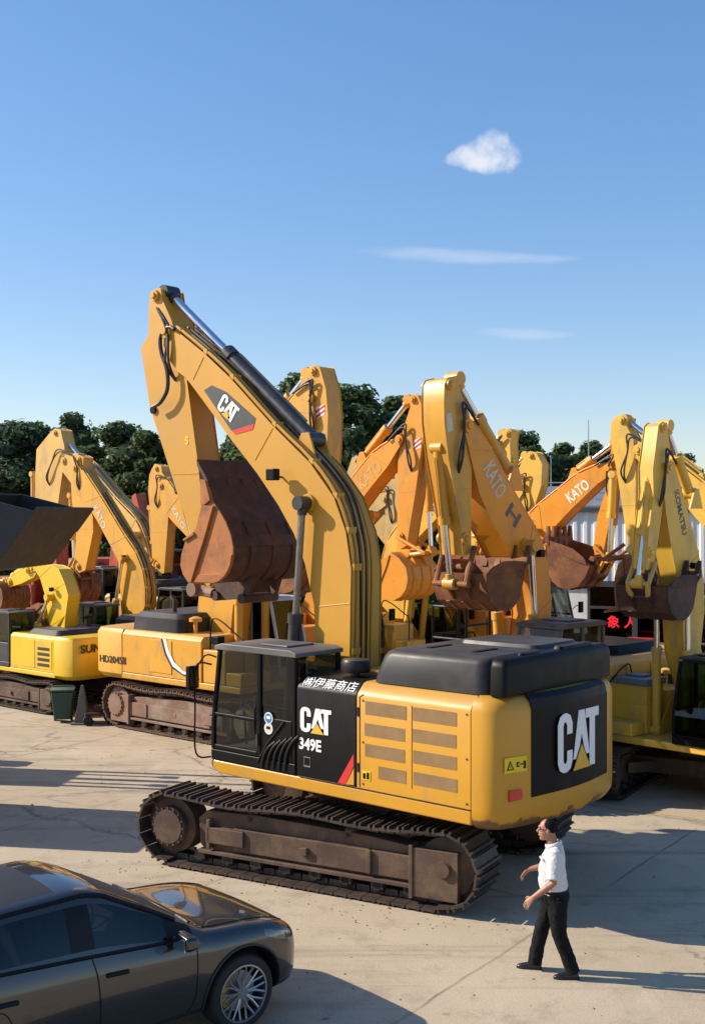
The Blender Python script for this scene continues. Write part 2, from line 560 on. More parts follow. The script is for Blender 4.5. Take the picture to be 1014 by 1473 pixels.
def track_path(L, r, zt, n=240):
    """closed loop of a crawler: returns points and tangents at equal steps"""
    pts = []
    c = L / 2 - r
    z0 = .05
    # bottom (front to rear), rear wheel, top with sag, front wheel
    pts.append((c * .93, z0))
    pts.append((-c * .93, z0))
    for k in range(13):
        a = -PI / 2 - PI * k / 12
        pts.append((-c + r * math.cos(a), z0 + .05 + r + r * math.sin(a) - .05 * (1 - math.sin(a)) * 0))
    top = zt
    for k in range(1, 12):
        t = k / 12
        sag = .06 * math.sin(PI * t * 2) ** 2
        pts.append((-c + 2 * c * t, z0 + .05 + 2 * r - sag))
    for k in range(13):
        a = PI / 2 - PI * k / 12
        pts.append((c + r * math.cos(a), z0 + .05 + r + r * math.sin(a)))
    P = [Vector((x, 0, z)) for x, z in pts]
    P.append(P[0])
    ln = [0]
    for i in range(1, len(P)):
        ln.append(ln[-1] + (P[i] - P[i - 1]).length)
    return P, ln

def along(P, ln, d):
    d %= ln[-1]
    for i in range(1, len(P)):
        if ln[i] >= d:
            t = (d - ln[i - 1]) / max(1e-9, ln[i] - ln[i - 1])
            return P[i - 1].lerp(P[i], t), (P[i] - P[i - 1]).normalized()
    return P[-1], (P[-1] - P[-2]).normalized()

def crawler(root, k, tyaw, mt, mf, L=5.4, H=1.04, gauge=2.8, shoe=.6, drive_front=False, fine=True):
    L, H, gauge, shoe = L * k, H * k, gauge * k, shoe * k
    T = rot_z(tyaw)
    r = (H - .1) / 2
    for side in (1, -1):
        yc = side * gauge / 2
        P, ln = track_path(L, r, H)
        n = int(round(ln[-1] / (.215 * max(k, .8))))
        mb = MB()
        pitch = ln[-1] / n
        for i in range(n):
            p, d = along(P, ln, i * pitch)
            nrm = Vector((d.z, 0, -d.x))           # outward
            if nrm.dot(Vector((p.x * .2, 0, p.z - H / 2))) < 0:
                nrm = -nrm
            h, g = pitch * .47, .035 * k
            hs = shoe / 2
            def q(a, y, b):
                v = p + d * a + nrm * b
                return (v.x, yc + y, v.z)
            mb.hexa([q(-h, -hs, -.012), q(h, -hs, -.012), q(h, hs, -.012), q(-h, hs, -.012), q(-h, -hs, .02 * k), q(h, -hs, .02 * k), q(h, hs, .02 * k), q(-h, hs, .02 * k)])
            for a in ((-.32, .32) if fine else (-.3,)):
                b0, b1 = pitch * a - .014 * k, pitch * a + .014 * k
                mb.hexa([q(b0, -hs, .02 * k), q(b1, -hs, .02 * k), q(b1, hs, .02 * k), q(b0, hs, .02 * k), q(b0, -hs * .98, .062 * k), q(b1, -hs * .98, .062 * k), q(b1, hs * .98, .062 * k), q(b0, hs * .98, .062 * k)])
            # chain link behind the shoe
            for ys in (-.1, .1):
                mb.hexa([q(-h * .9, (ys - .025) * k, -.10 * k), q(h * .9, (ys - .025) * k, -.10 * k), q(h * .9, (ys + .025) * k, -.10 * k), q(-h * .9, (ys + .025) * k, -.10 * k), q(-h, (ys - .025) * k, -.014), q(h, (ys - .025) * k, -.014), q(h, (ys + .025) * k, -.014), q(-h, (ys + .025) * k, -.014)])
        mb.xf(T).build('track', mt, root, smooth=0)
        fr = MB()
        yo, yi = yc + .26 * k * side, yc - .22 * k * side
        y0, y1 = min(yo, yi), max(yo, yi)
        c = L / 2
        body = [(-c + .95 * k, .21 * H), (c - 1.15 * k, .21 * H), (c - .98 * k, .34 * H), (c - .95 * k, .70 * H), (c - 1.1 * k, .82 * H), (c - 2.0 * k, .85 * H), (-c + 1.6 * k, .80 * H), (-c + .95 * k, .74 * H)]
        fr.prism(body, y0 + .09 * k, y1 - .09 * k)
        # ledge along the outer side
        fr.box(-c + .95 * k, c - 1.0 * k, y0 if side < 0 else y1 - .12 * k, y0 + .12 * k if side < 0 else y1, .235 * H, .29 * H)
        fr.box(-c + .95 * k, c - 1.6 * k, y0 + .02 if side < 0 else y1 - .14 * k, y0 + .14 * k if side < 0 else y1 - .02, .33 * H, .64 * H)
        # rear guard box and stiffeners
        ya, yb = (y0 - .02 * k, y0 + .2 * k) if side < 0 else (y1 - .2 * k, y1 + .02 * k)
        fr.box(-c + .28 * k, -c + .93 * k, ya, yb, .15 * H, .77 * H)
        fr.box(-c + .92 * k, -c + .98 * k, ya - .015, yb + .015, .12 * H, .80 * H)
        fr.box(c - 1.8 * k, c - 1.15 * k, ya + .02, yb, .40 * H, .62 * H)
        fr.box(-.16 * k, -.04 * k, ya + .03, yb + (.012 if side > 0 else 0), .44 * H, .54 * H)
        fr.box(-c + 1.55 * k, -c + 1.62 * k, ya + .01, yb, .34 * H, .64 * H)
        fr.box(c - 1.22 * k, c - 1.16 * k, ya + .01, yb, .32 * H, .72 * H)
        f = fr.xf(T).build('track_frame', mf, root, bevel=.012)
        # dark recess plates, wheels and rollers
        def wheel(x, rad, name, hub, mat):
            wb = MB()
            z = .1 + r if rad > .3 * k else None
            zz = r + .1 if z else 0
            wb.lathe([(rad * .55, -.2 * k), (rad, -.17 * k), (rad, .17 * k), (rad * .55, .2 * k)], (x, yc, r + .1 * k), 'y', 22)
            s0 = .2 * k * side
            wb.cyl((x, yc + s0, r + .1 * k), (x, yc + s0 + .09 * k * side, r + .1 * k), rad * hub, 22)
            wb.cyl((x, yc + s0 + .09 * k * side, r + .1 * k), (x, yc + s0 + .12 * k * side, r + .1 * k), rad * hub * .86, 22)
            if hub > .5:
                for b in range(16):
                    a = 2 * PI * b / 16
                    wb.cyl((x + rad * hub * .93 * math.cos(a), yc + s0 + .09 * k * side, r + .1 * k + rad * hub * .93 * math.sin(a)), (x + rad * hub * .93 * math.cos(a), yc + s0 + .115 * k * side, r + .1 * k + rad * hub * .93 * math.sin(a)), .018 * k, 6)
            wb.xf(T).build(name, mat, f)
        fx, rx = c - r - .02, -c + r + .02
        wheel(fx if drive_front else rx, r * .86, 'drive_sprocket', .72, mf)
        wheel(rx if drive_front else fx, r * .84, 'idler_wheel', .3 if drive_front else .62, mf)
        nr = 8
        for i in range(nr):
            x = -c + 1.0 * k + (L - 2.0 * k) * i / (nr - 1)
            rb = MB()
            rb.lathe([(.06 * k, -.24 * k), (.10 * k, -.2 * k), (.10 * k, -.08 * k), (.07 * k, -.06 * k), (.07 * k, .06 * k), (.10 * k, .08 * k), (.10 * k, .19 * k), (.06 * k, .22 * k)], (x, yc, .1 + .09 * k), 'y', 12)
            rb.box(x - .09 * k, x + .09 * k, yc + side * .2 * k - .03, yc + side * .2 * k + .02, .15 * H, .25 * H)
            rb.xf(T).build('roller', M['roller'], f)
        for x in (-.75 * k, .85 * k):
            MB().lathe([(.05 * k, -.15 * k), (.09 * k, -.12 * k), (.09 * k, .12 * k), (.05 * k, .17 * k)], (x, yc, H - .22 * k), 'y', 12).box(x - .05 * k, x + .05 * k, yc - .05 * k, yc + .05 * k, .74 * H, H - .2 * k).xf(T).build('roller', mf, f)
    cf = MB()
    cf.box(-.95 * k, .95 * k, -gauge / 2 + .15 * k, gauge / 2 - .15 * k, .42 * k, .78 * k)
    cf.prismz([(1.5 * k, gauge / 2 - .2 * k), (.7 * k, .5 * k), (.7 * k, -.5 * k), (1.5 * k, -gauge / 2 + .2 * k), (1.1 * k, -gauge / 2 + .1 * k), (-1.1 * k, -gauge / 2 + .1 * k), (-1.5 * k, -gauge / 2 + .2 * k), (-.7 * k, -.5 * k), (-.7 * k, .5 * k), (-1.5 * k, gauge / 2 - .2 * k), (-1.1 * k, gauge / 2 - .1 * k), (1.1 * k, gauge / 2 - .1 * k)], .46 * k, .70 * k)
    cf.cyl((0, 0, .78 * k), (0, 0, 1.22 * k), .68 * k, 32)
    cf.cyl((0, 0, .98 * k), (0, 0, 1.1 * k), .76 * k, 32)
    cf.xf(T).build('car_body_frame', mf, root, bevel=.01)

def ram(root, p0, p1, frac, rb, rr, mb_, mr, name='cylinder', eye=True):
    """hydraulic cylinder: barrel from p0, rod to p1"""
    p0, p1 = Vector(p0), Vector(p1)
    d = (p1 - p0)
    L = d.length
    d.normalize()
    pm = p0 + d * L * frac
    b = MB()
    b.cyl(p0 + d * rb * .6, pm, rb, 16)
    b.cyl(pm - d * rb * 1.2, pm + d * rb * .3, rb * 1.22, 16)
    y = Vector((0, 1, 0))
    b.cyl(p0 - y * rb * 1.3, p0 + y * rb * 1.3, rb * 1.05, 14)
    side = d.cross(y).normalized()
    b.tube([p0 + d * L * frac * .12 + side * rb * 1.25, p0 + d * L * frac * .9 + side * rb * 1.25], rb * .16, 6)
    o = b.build(name, mb_, root)
    r = MB()
    r.cyl(pm, p1 - d * rb, rr, 14)
    rod = r.build('rod', mr, o)
    e = MB()
    e.cyl(p1 - y * rb * 1.25, p1 + y * rb * 1.25, rb * 1.1, 14)
    e.cyl(p1 - d * rb * 1.8, p1, rr * 1.4, 12)
    e.build('rod_eye', mb_, o)
    return o

def bucket(root, pin, ang, size, width, flip, mat, mat_side=None, teeth=5, wstrip=True):
    """digging bucket: pin = hinge (s,z), ang = direction hinge->teeth, bulge on the flip side"""
    prof = [(.08, .17), (.40, .20), (.72, .14), (.94, -.08), (1.03, -.34), (1.0, -.58), (.86, -.82), (.54, -1.02), (.34, -1.12), (.14, -1.22)]
    inner = [(.14, -1.15), (.05, -.80), (-.03, -.45), (.0, -.10)]
    ca, sa = math.cos(ang), math.sin(ang)
    def tr(p):
        x, z = p[0] * flip * size, p[1] * size
        # profile frame: teeth towards -z ; rotate so that -z -> ang
        a = ang + PI / 2
        return (pin[0] + x * math.cos(a) - z * math.sin(a), pin[1] + x * math.sin(a) + z * math.cos(a))
    t = .045 * size
    hw = width / 2
    b = MB()
    out = smooth_path([(p[0], 0, p[1]) for p in prof], 1)
    out = [(p.x, p.z) for p in out]
    cx, cz = .35, -.5
    inn = [(p[0] + (cx - p[0]) * .06, p[1] + (cz - p[1]) * .06) for p in out]
    b.prism([tr(p) for p in out] + [tr(p) for p in reversed(inn)], -hw, hw)
    o = b.build('bucket', mat, root, smooth=20)
    for s in (1, -1):
        sp = MB()
        ys = sorted((s * (hw + .002), s * (hw + t * .8)))
        sp.prism([tr(p) for p in out] + [tr(p) for p in inner], *ys)
        ys = sorted((s * (hw + t * .8), s * (hw + t * 1.4)))
        sp.prism([tr(p) for p in [(.14, -1.19), (.30, -1.05), (.24, -.6), (.18, -.2), (.10, .10), (-.02, -.08), (-.05, -.45), (.03, -.82)]], *ys)
        sp.build('side_plate', mat_side or mat, o, bevel=.006)
    lip = MB()
    lip.prism([tr(p) for p in [(.30, -1.17), (.06, -1.25), (.04, -1.21), (.28, -1.12)]], -hw - t, hw + t)
    lip.build('lip', mat, o)
    for i in range(teeth):
        y = -hw + hw * 2 * (i + .0) / max(1, teeth - 1)
        tm = MB()
        tw = .085 * size
        a, c2 = [(.22, -1.10), (.22, -1.24), (-.0, -1.30), (-.02, -1.20)], [(-.18, -1.40), (-.20, -1.38)]
        r0 = [(*tr(p),) for p in a]
        q = [tr((.24, -1.09)), tr((.20, -1.26)), tr((-.16, -1.42)), tr((-.18, -1.37))]
        tm.loft([[(p[0], y - tw, p[1]) for p in (q[0], q[1])] + [(q[2][0], y - tw * .5, q[2][1]), (q[3][0], y - tw * .5, q[3][1])],
                 [(p[0], y + tw, p[1]) for p in (q[0], q[1])] + [(q[2][0], y + tw * .5, q[2][1]), (q[3][0], y + tw * .5, q[3][1])]])
        tm.build('tooth', mat, o)
    ears = MB()
    for y in (-.26 * size, .20 * size):
        ears.prism([tr(p) for p in [(.12, .10), (.75, .02), (.66, .20), (.36, .34), (.20, .30), (-.06, .12), (-.09, .0), (-.04, -.09), (.06, -.09)]], y, y + .06 * size)
    ears.cyl((*tr((0, 0)), 0)[:1] + (-.3 * size,) + (tr((0, 0))[1],), (tr((0, 0))[0], .3 * size, tr((0, 0))[1]), .075 * size, 14)
    ears.cyl((tr((.33, .25))[0], -.3 * size, tr((.33, .25))[1]), (tr((.33, .25))[0], .3 * size, tr((.33, .25))[1]), .06 * size, 12)
    ears.build('hinge_ears', mat, o, bevel=.005)
    if wstrip:
        wb = MB()
        for y in (-hw * .6, 0, hw * .6):
            oo = [(p[0] + (p[0] - cx) * .035, p[1] + (p[1] - cz) * .035) for p in out]
            mid = slice(2, -1)
            wb.prism([tr(p) for p in oo[mid]] + [tr(p) for p in reversed(out[mid])], y - .05 * size, y + .05 * size)
        wb.build('wear_strip', mat, o)
    return o, tr

def grow(prof, d):
    """offset a closed 2-D outline outwards by d"""
    n = len(prof)
    A = sum(prof[i][0] * prof[(i + 1) % n][1] - prof[(i + 1) % n][0] * prof[i][1] for i in range(n))
    s = 1 if A > 0 else -1
    out = []
    for i in range(n):
        a, b, c = Vector(prof[i - 1]), Vector(prof[i]), Vector(prof[(i + 1) % n])
        e1, e2 = (b - a), (c - b)
        if e1.length < 1e-6 or e2.length < 1e-6:
            out.append(tuple(b))
            continue
        e1.normalize(); e2.normalize()
        n1, n2 = Vector((e1.y, -e1.x)) * s, Vector((e2.y, -e2.x)) * s
        m = (n1 + n2)
        if m.length < .3:
            m = n1
        m.normalize()
        out.append(tuple(b + m * d / max(.5, m.dot(n1))))
    return out

def box_beam(root, name, prof, w, mat, bev=.02):
    """fabricated box arm: core box with proud side plates"""
    mb = MB()
    mb.prism(grow(prof, -.018), -w / 2 + .012, w / 2 - .012)
    o = mb.build(name, mat, root, bevel=bev * .5)
    for s in (1, -1):
        pl = MB()
        ys = sorted((s * (w / 2 - .012), s * w / 2))
        pl.prism(prof, *ys)
        pl.build('side_plate', mat, o, bevel=.004)
    return o

def boss(o, p, r, y, mat, k=1, name='pivot_pin'):
    for s in (1, -1):
        b = MB()
        b.cyl((p[0], s * y, p[1]), (p[0], s * (y + .05 * k), p[1]), r, 22)
        b.cyl((p[0], s * (y + .045 * k), p[1]), (p[0], s * (y + .09 * k), p[1]), r * .55, 16)
        b.build(name, mat, o, bevel=.006)

def cab_shell(root, k, mat, gl, x0=.30, x1=1.95, y0=.47, y1=1.47, z0=1.32, z1=3.15, rake=.28, roof=None, guard=False):
    x0, x1, y0, y1, z0, z1 = (v * k for v in (x0, x1, y0, y1, z0, z1))
    rk = rake * k
    t = .07 * k
    zb = z0 + .45 * (z1 - z0)
    def fx(z):
        return x1 if z < zb - .2 * k else x1 - rk * max(0, (z - zb + .2 * k)) / (z1 - zb + .2 * k)
    o = MB()
    # floor tub and roof
    o.box(x0, x1, y0, y1, z0, z0 + .16 * k)
    for s, y in ((0, y0), (1, y1)):
        ya, yb = (y, y + t) if s == 0 else (y - t, y)
        o.prism([(x1, z0 + .16 * k), (x1 - t, z0 + .16 * k), (x1 - t, zb - .2 * k), (fx(z1) - t, z1 - .07 * k), (fx(z1), z1 - .07 * k), (x1, zb - .2 * k)], ya, yb)
        o.box(x0, x0 + t, ya, yb, z0 + .16 * k, z1 - .07 * k)
        xm = x0 + .42 * (x1 - x0)
        o.box(xm - t * .6, xm + t * .6, ya, yb, z0 + .16 * k, z1 - .07 * k)
        if s == 1:
            o.box(x0 + t, xm - t * .6, ya + .005, yb - .005, z0 + .16 * k, zb - .02 * k)
        else:
            o.box(x0 + t, xm - t * .6, ya + .005, yb - .005, z0 + .16 * k, z0 + .5 * k)
        o.box(xm + t * .6, x1 - t, ya + .005, yb - .005, z0 + .16 * k, z0 + .24 * k)
        o.box(xm + t * .6, x1 - t, ya + .005, yb - .005, zb - .12 * k, zb - .06 * k)
    o.box(x0, x0 + t, y0 + t, y1 - t, z0 + .16 * k, zb + .05 * k)
    o.box(x1 - t, x1, y0 + t, y1 - t, z0 + .16 * k, z0 + .22 * k)
    c = o.build('cab', mat, root, bevel=.02 * k)
    rf = MB()
    pr = [(x0 - .03 * k, z1 - .07 * k), (fx(z1) + .05 * k, z1 - .07 * k), (fx(z1) + .04 * k, z1 - .01 * k), (fx(z1) - .1 * k, z1 + .03 * k), (x0 + .1 * k, z1 + .03 * k), (x0 - .03 * k, z1 - .01 * k)]
    rf.prism(pr, y0 - .02 * k, y1 + .02 * k)
    rf.box(x0 + .35 * k, x0 + .9 * k, y0 + .2 * k, y1 - .2 * k, z1 + .03 * k, z1 + .06 * k)
    rf.build('cab_roof', roof or mat, c, bevel=.03 * k)
    g = .012
    xm = x0 + .42 * (x1 - x0)
    for y in (y0 + t * .5, y1 - t * .5):
        w1 = MB(); w1.prism([(xm + t * .6, zb - .06 * k), (x1 - t, zb - .06 * k), (fx(z1) - t, z1 - .07 * k), (xm + t * .6, z1 - .07 * k)], y - g / 2, y + g / 2); w1.build('cab_window', gl, c, smooth=0)
        w2 = MB(); w2.prism([(x0 + t, zb - .02 * k), (xm - t * .6, zb - .02 * k), (xm - t * .6, z1 - .07 * k), (x0 + t, z1 - .07 * k)], y - g / 2, y + g / 2); w2.build('cab_window', gl, c, smooth=0)
        w3 = MB(); w3.prism([(xm + t * .6, z0 + .24 * k), (x1 - t, z0 + .24 * k), (x1 - t, zb - .12 * k), (xm + t * .6, zb - .12 * k)], y - g / 2, y + g / 2); w3.build('cab_window', gl, c, smooth=0)
    wf = MB()
    wf.prism([(x1 - .03 * k, z0 + .22 * k), (x1 - .03 * k + g, z0 + .22 * k), (x1 - .03 * k + g, zb - .2 * k), (fx(z1) - .03 * k + g, z1 - .07 * k), (fx(z1) - .03 * k, z1 - .07 * k), (x1 - .03 * k, zb - .2 * k)], y0 + t, y1 - t)
    wf.build('windshield', gl, c, smooth=0)
    wr = MB(); wr.box(x0 + .03 * k, x0 + .03 * k + g, y0 + t, y1 - t, zb + .05 * k, z1 - .07 * k); wr.build('cab_window', gl, c, smooth=0)
    s = MB()
    ym = (y0 + y1) / 2
    s.box(x0 + .45 * k, x0 + .95 * k, ym - .24 * k, ym + .24 * k, z0 + .45 * k, z0 + .62 * k)
    s.hexa([(x0 + .36 * k, ym - .24 * k, z0 + .6 * k), (x0 + .5 * k, ym - .24 * k, z0 + .6 * k), (x0 + .5 * k, ym + .24 * k, z0 + .6 * k), (x0 + .36 * k, ym + .24 * k, z0 + .6 * k), (x0 + .22 * k, ym - .2 * k, z0 + 1.25 * k), (x0 + .33 * k, ym - .2 * k, z0 + 1.25 * k), (x0 + .33 * k, ym + .2 * k, z0 + 1.25 * k), (x0 + .22 * k, ym + .2 * k, z0 + 1.25 * k)])
    s.box(x0 + .3 * k, x0 + .9 * k, ym - .3 * k, ym + .3 * k, z0 + .16 * k, z0 + .45 * k)
    s.build('seat', M['seat'], c, bevel=.03 * k)
    h = MB()
    h.tube([(xm + .02, y1 + .03 * k, z0 + .5 * k), (xm + .02, y1 + .05 * k, z0 + .55 * k), (xm + .02, y1 + .05 * k, z0 + .85 * k), (xm + .02, y1 + .03 * k, z0 + .9 * k)], .015 * k, 6)
    h.build('grab_handle', M['black'], c)
    return c

def mirror_arm(root, k, base, tip, mat=None):
    b = MB()
    b.tube(smooth_path([base, ((base[0] + tip[0]) / 2, (base[1] + tip[1]) / 2, max(base[2], tip[2]) + .02), tip], 4), .014 * k, 6)
    b.box(tip[0] - .03 * k, tip[0] + .05 * k, tip[1] - .1 * k, tip[1] + .1 * k, tip[2] - .2 * k, tip[2] + .14 * k)
    o = b.build('wing_mirror', M['black'], root, bevel=.01)
    MB().box(tip[0] - .036 * k, tip[0] - .031 * k, tip[1] - .08 * k, tip[1] + .08 * k, tip[2] - .17 * k, tip[2] + .11 * k).build('mirror_glass', M['mirror'], o, smooth=0)
    return o

def rails(root, paths, r, mat, name='handrail'):
    b = MB()
    for p in paths:
        b.tube(smooth_path(p, 5), r, 8)
    return b.build(name, mat, root)

def house(root, k, paint, hoodm, top=2.35, hood_top=2.85, cw=None, cabm=None, gl=None, roofm=None, tail=3.35, text=None, cab=True, vents=True, cabx=0.0):
    """generic upper structure: deck, engine housing, hood, counterweight, tank, cab"""
    T = tail * k
    cw = cw or paint
    d = MB()
    d.box(-2.3 * k, 1.9 * k, -1.45 * k, 1.45 * k, 1.16 * k, 1.32 * k)
    d.build('deck', paint, root, bevel=.03 * k)
    for s, nm in ((1, 'side_housing'), (-1, 'side_housing')):
        h = MB()
        y0, y1 = sorted((s * .42 * k, s * 1.46 * k))
        x1 = .22 * k if s > 0 else .62 * k
        prof = [(y0, 1.322 * k), (y1, 1.322 * k), (y1, (top - .1) * k), (y1 - .09 * k, top * k), (y0, top * k)] if s > 0 else [(y0, 1.322 * k), (y1, 1.322 * k), (y1, top * k), (y0 + .09 * k, top * k), (y0, (top - .1) * k)]
        h.prismx(prof, -2.25 * k, x1)
        ho = h.build(nm, paint, root, bevel=.02 * k)
        for a, b in ((-2.15, -1.25), (-1.2, -.4))[0 if vents or s > 0 else 1:]:
            p = MB()
            yy = sorted((s * 1.462 * k, s * 1.475 * k))
            p.box(a * k, b * k, yy[0], yy[1], 1.42 * k, (top - .16) * k)
            po = p.build('side_door', paint, ho, bevel=.006)
            g = MB()
            if a < -1.3 and vents:
                for i in range(4):
                    zz = (1.5 + i * (top - .3 - 1.5) / 4) * k
                    ys = sorted((s * 1.4752 * k, s * 1.483 * k))
                    g.box((a + .12) * k, (b - .12) * k, ys[0], ys[1], zz, zz + .1 * k)
                g.build('grille', M['grille_dark'], po, smooth=0)
    c = MB()
    c.box(-2.2 * k, .1 * k, -.415 * k, .415 * k, 1.322 * k, (top - .02) * k)
    c.build('centre_housing', paint, root, bevel=.02 * k)
    hd = MB()
    def rr(x0, x1, y0, y1, z, ins):
        r = .18 * k
        x0 += ins; x1 -= ins; y0 += ins; y1 -= ins
        pts = []
        for cx, cy, a0 in ((x1 - r, y1 - r, 0), (x0 + r, y1 - r, 90), (x0 + r, y0 + r, 180), (x1 - r, y0 + r, 270)):
            for q in (0, 30, 60, 90):
                pts.append((cx + r * math.cos(R(a0 + q)), cy + r * math.sin(R(a0 + q)), z))
        return pts
    zt, zh = top * k + .003, hood_top * k
    hd.loft([rr(-2.2 * k, -.35 * k, -1.25 * k, 1.25 * k, zt, 0), rr(-2.2 * k, -.35 * k, -1.25 * k, 1.25 * k, zh - .12 * k, .03 * k), rr(-2.2 * k, -.35 * k, -1.25 * k, 1.25 * k, zh, .14 * k)])
    ho = hd.build('engine_hood', hoodm, root)
    g = MB()
    for i in range(5):
        z = zt + (.08 + .075 * i) * k
        if z < zh - .16 * k:
            g.box(-2.225 * k, -2.19 * k, -.8 * k, .8 * k, z, z + .035 * k)
    if g.v:
        g.build('vent', M['grille_dark'], ho, smooth=0)
    e = MB()
    e.lathe([(.05 * k, 0), (.05 * k, .26 * k), (.15 * k, .28 * k), (.15 * k, .36 * k), (.05 * k, .40 * k)], (-.15 * k, -.95 * k, top * k), 'z', 14)
    e.build('air_cleaner', paint, root)
    e = MB()
    e.tube([(-1.2 * k, -.7 * k, zh - .03), (-1.2 * k, -.7 * k, zh + .28 * k), (-1.3 * k, -.7 * k, zh + .36 * k)], .06 * k, 10)
    e.build('exhaust_pipe', M['rust_dark'], root)
    # counterweight
    cwb = MB()
    def ring(z, ins):
        hw = 1.47 * k - ins
        xr = -T + ins
        return [(-2.26 * k, hw, z), (xr + .42 * k, hw, z), (xr + .18 * k, hw - .12 * k, z), (xr + .06 * k, hw - .4 * k, z), (xr, .35 * k, z), (xr, -.35 * k, z), (xr + .06 * k, -hw + .4 * k, z), (xr + .18 * k, -hw + .12 * k, z), (xr + .42 * k, -hw, z), (-2.26 * k, -hw, z)]
    cwb.loft([ring(1.14 * k, .1 * k), ring(1.26 * k, .01 * k), ring((top - .12) * k, 0), ring(top * k, .06 * k)])
    co = cwb.build('counterweight', cw, root, bevel=.015 * k)
    # right front: steps, tank, tool box
    t = MB()
    t.box(.66 * k, 1.4 * k, -1.44 * k, -.5 * k, 1.322 * k, (top - .28) * k)
    t.box(1.42 * k, 1.92 * k, -1.44 * k, -.55 * k, 1.322 * k, 1.62 * k)
    to = t.build('fuel_tank', paint, root, bevel=.03 * k)
    ru = [[(1.85 * k, -1.3 * k, 1.63 * k), (1.85 * k, -1.3 * k, 2.3 * k), (1.7 * k, -1.3 * k, 2.42 * k), (1.1 * k, -1.3 * k, 2.75 * k), (.8 * k, -1.3 * k, 2.72 * k), (.75 * k, -1.3 * k, (top - .3) * k)]]
    rails(root, ru, .018 * k, M['black'])
    # boom foot cheeks
    f = MB()
    for s in (1, -1):
        ys = sorted((s * .36 * k, s * .42 * k))
        f.prism([(.15 * k, 1.322 * k), (1.0 * k, 1.322 * k), (.98 * k, 1.55 * k), (.55 * k, 2.1 * k), (.3 * k, 2.1 * k)], *ys)
    f.build('boom_bracket', paint, root, bevel=.01)
    if cab:
        cab_shell(root, k, cabm or M['cab_dark'], gl or M['glass'], x0=.30 + cabx, x1=1.95 + cabx, roof=roofm)
        mirror_arm(root, k, (1.9 * k, 1.45 * k, 2.2 * k), (2.1 * k, 1.6 * k, 2.3 * k))
    return co, to

def plate_pts(fr, crop, pts, off):
    return fr.pts(crop, pts, off)

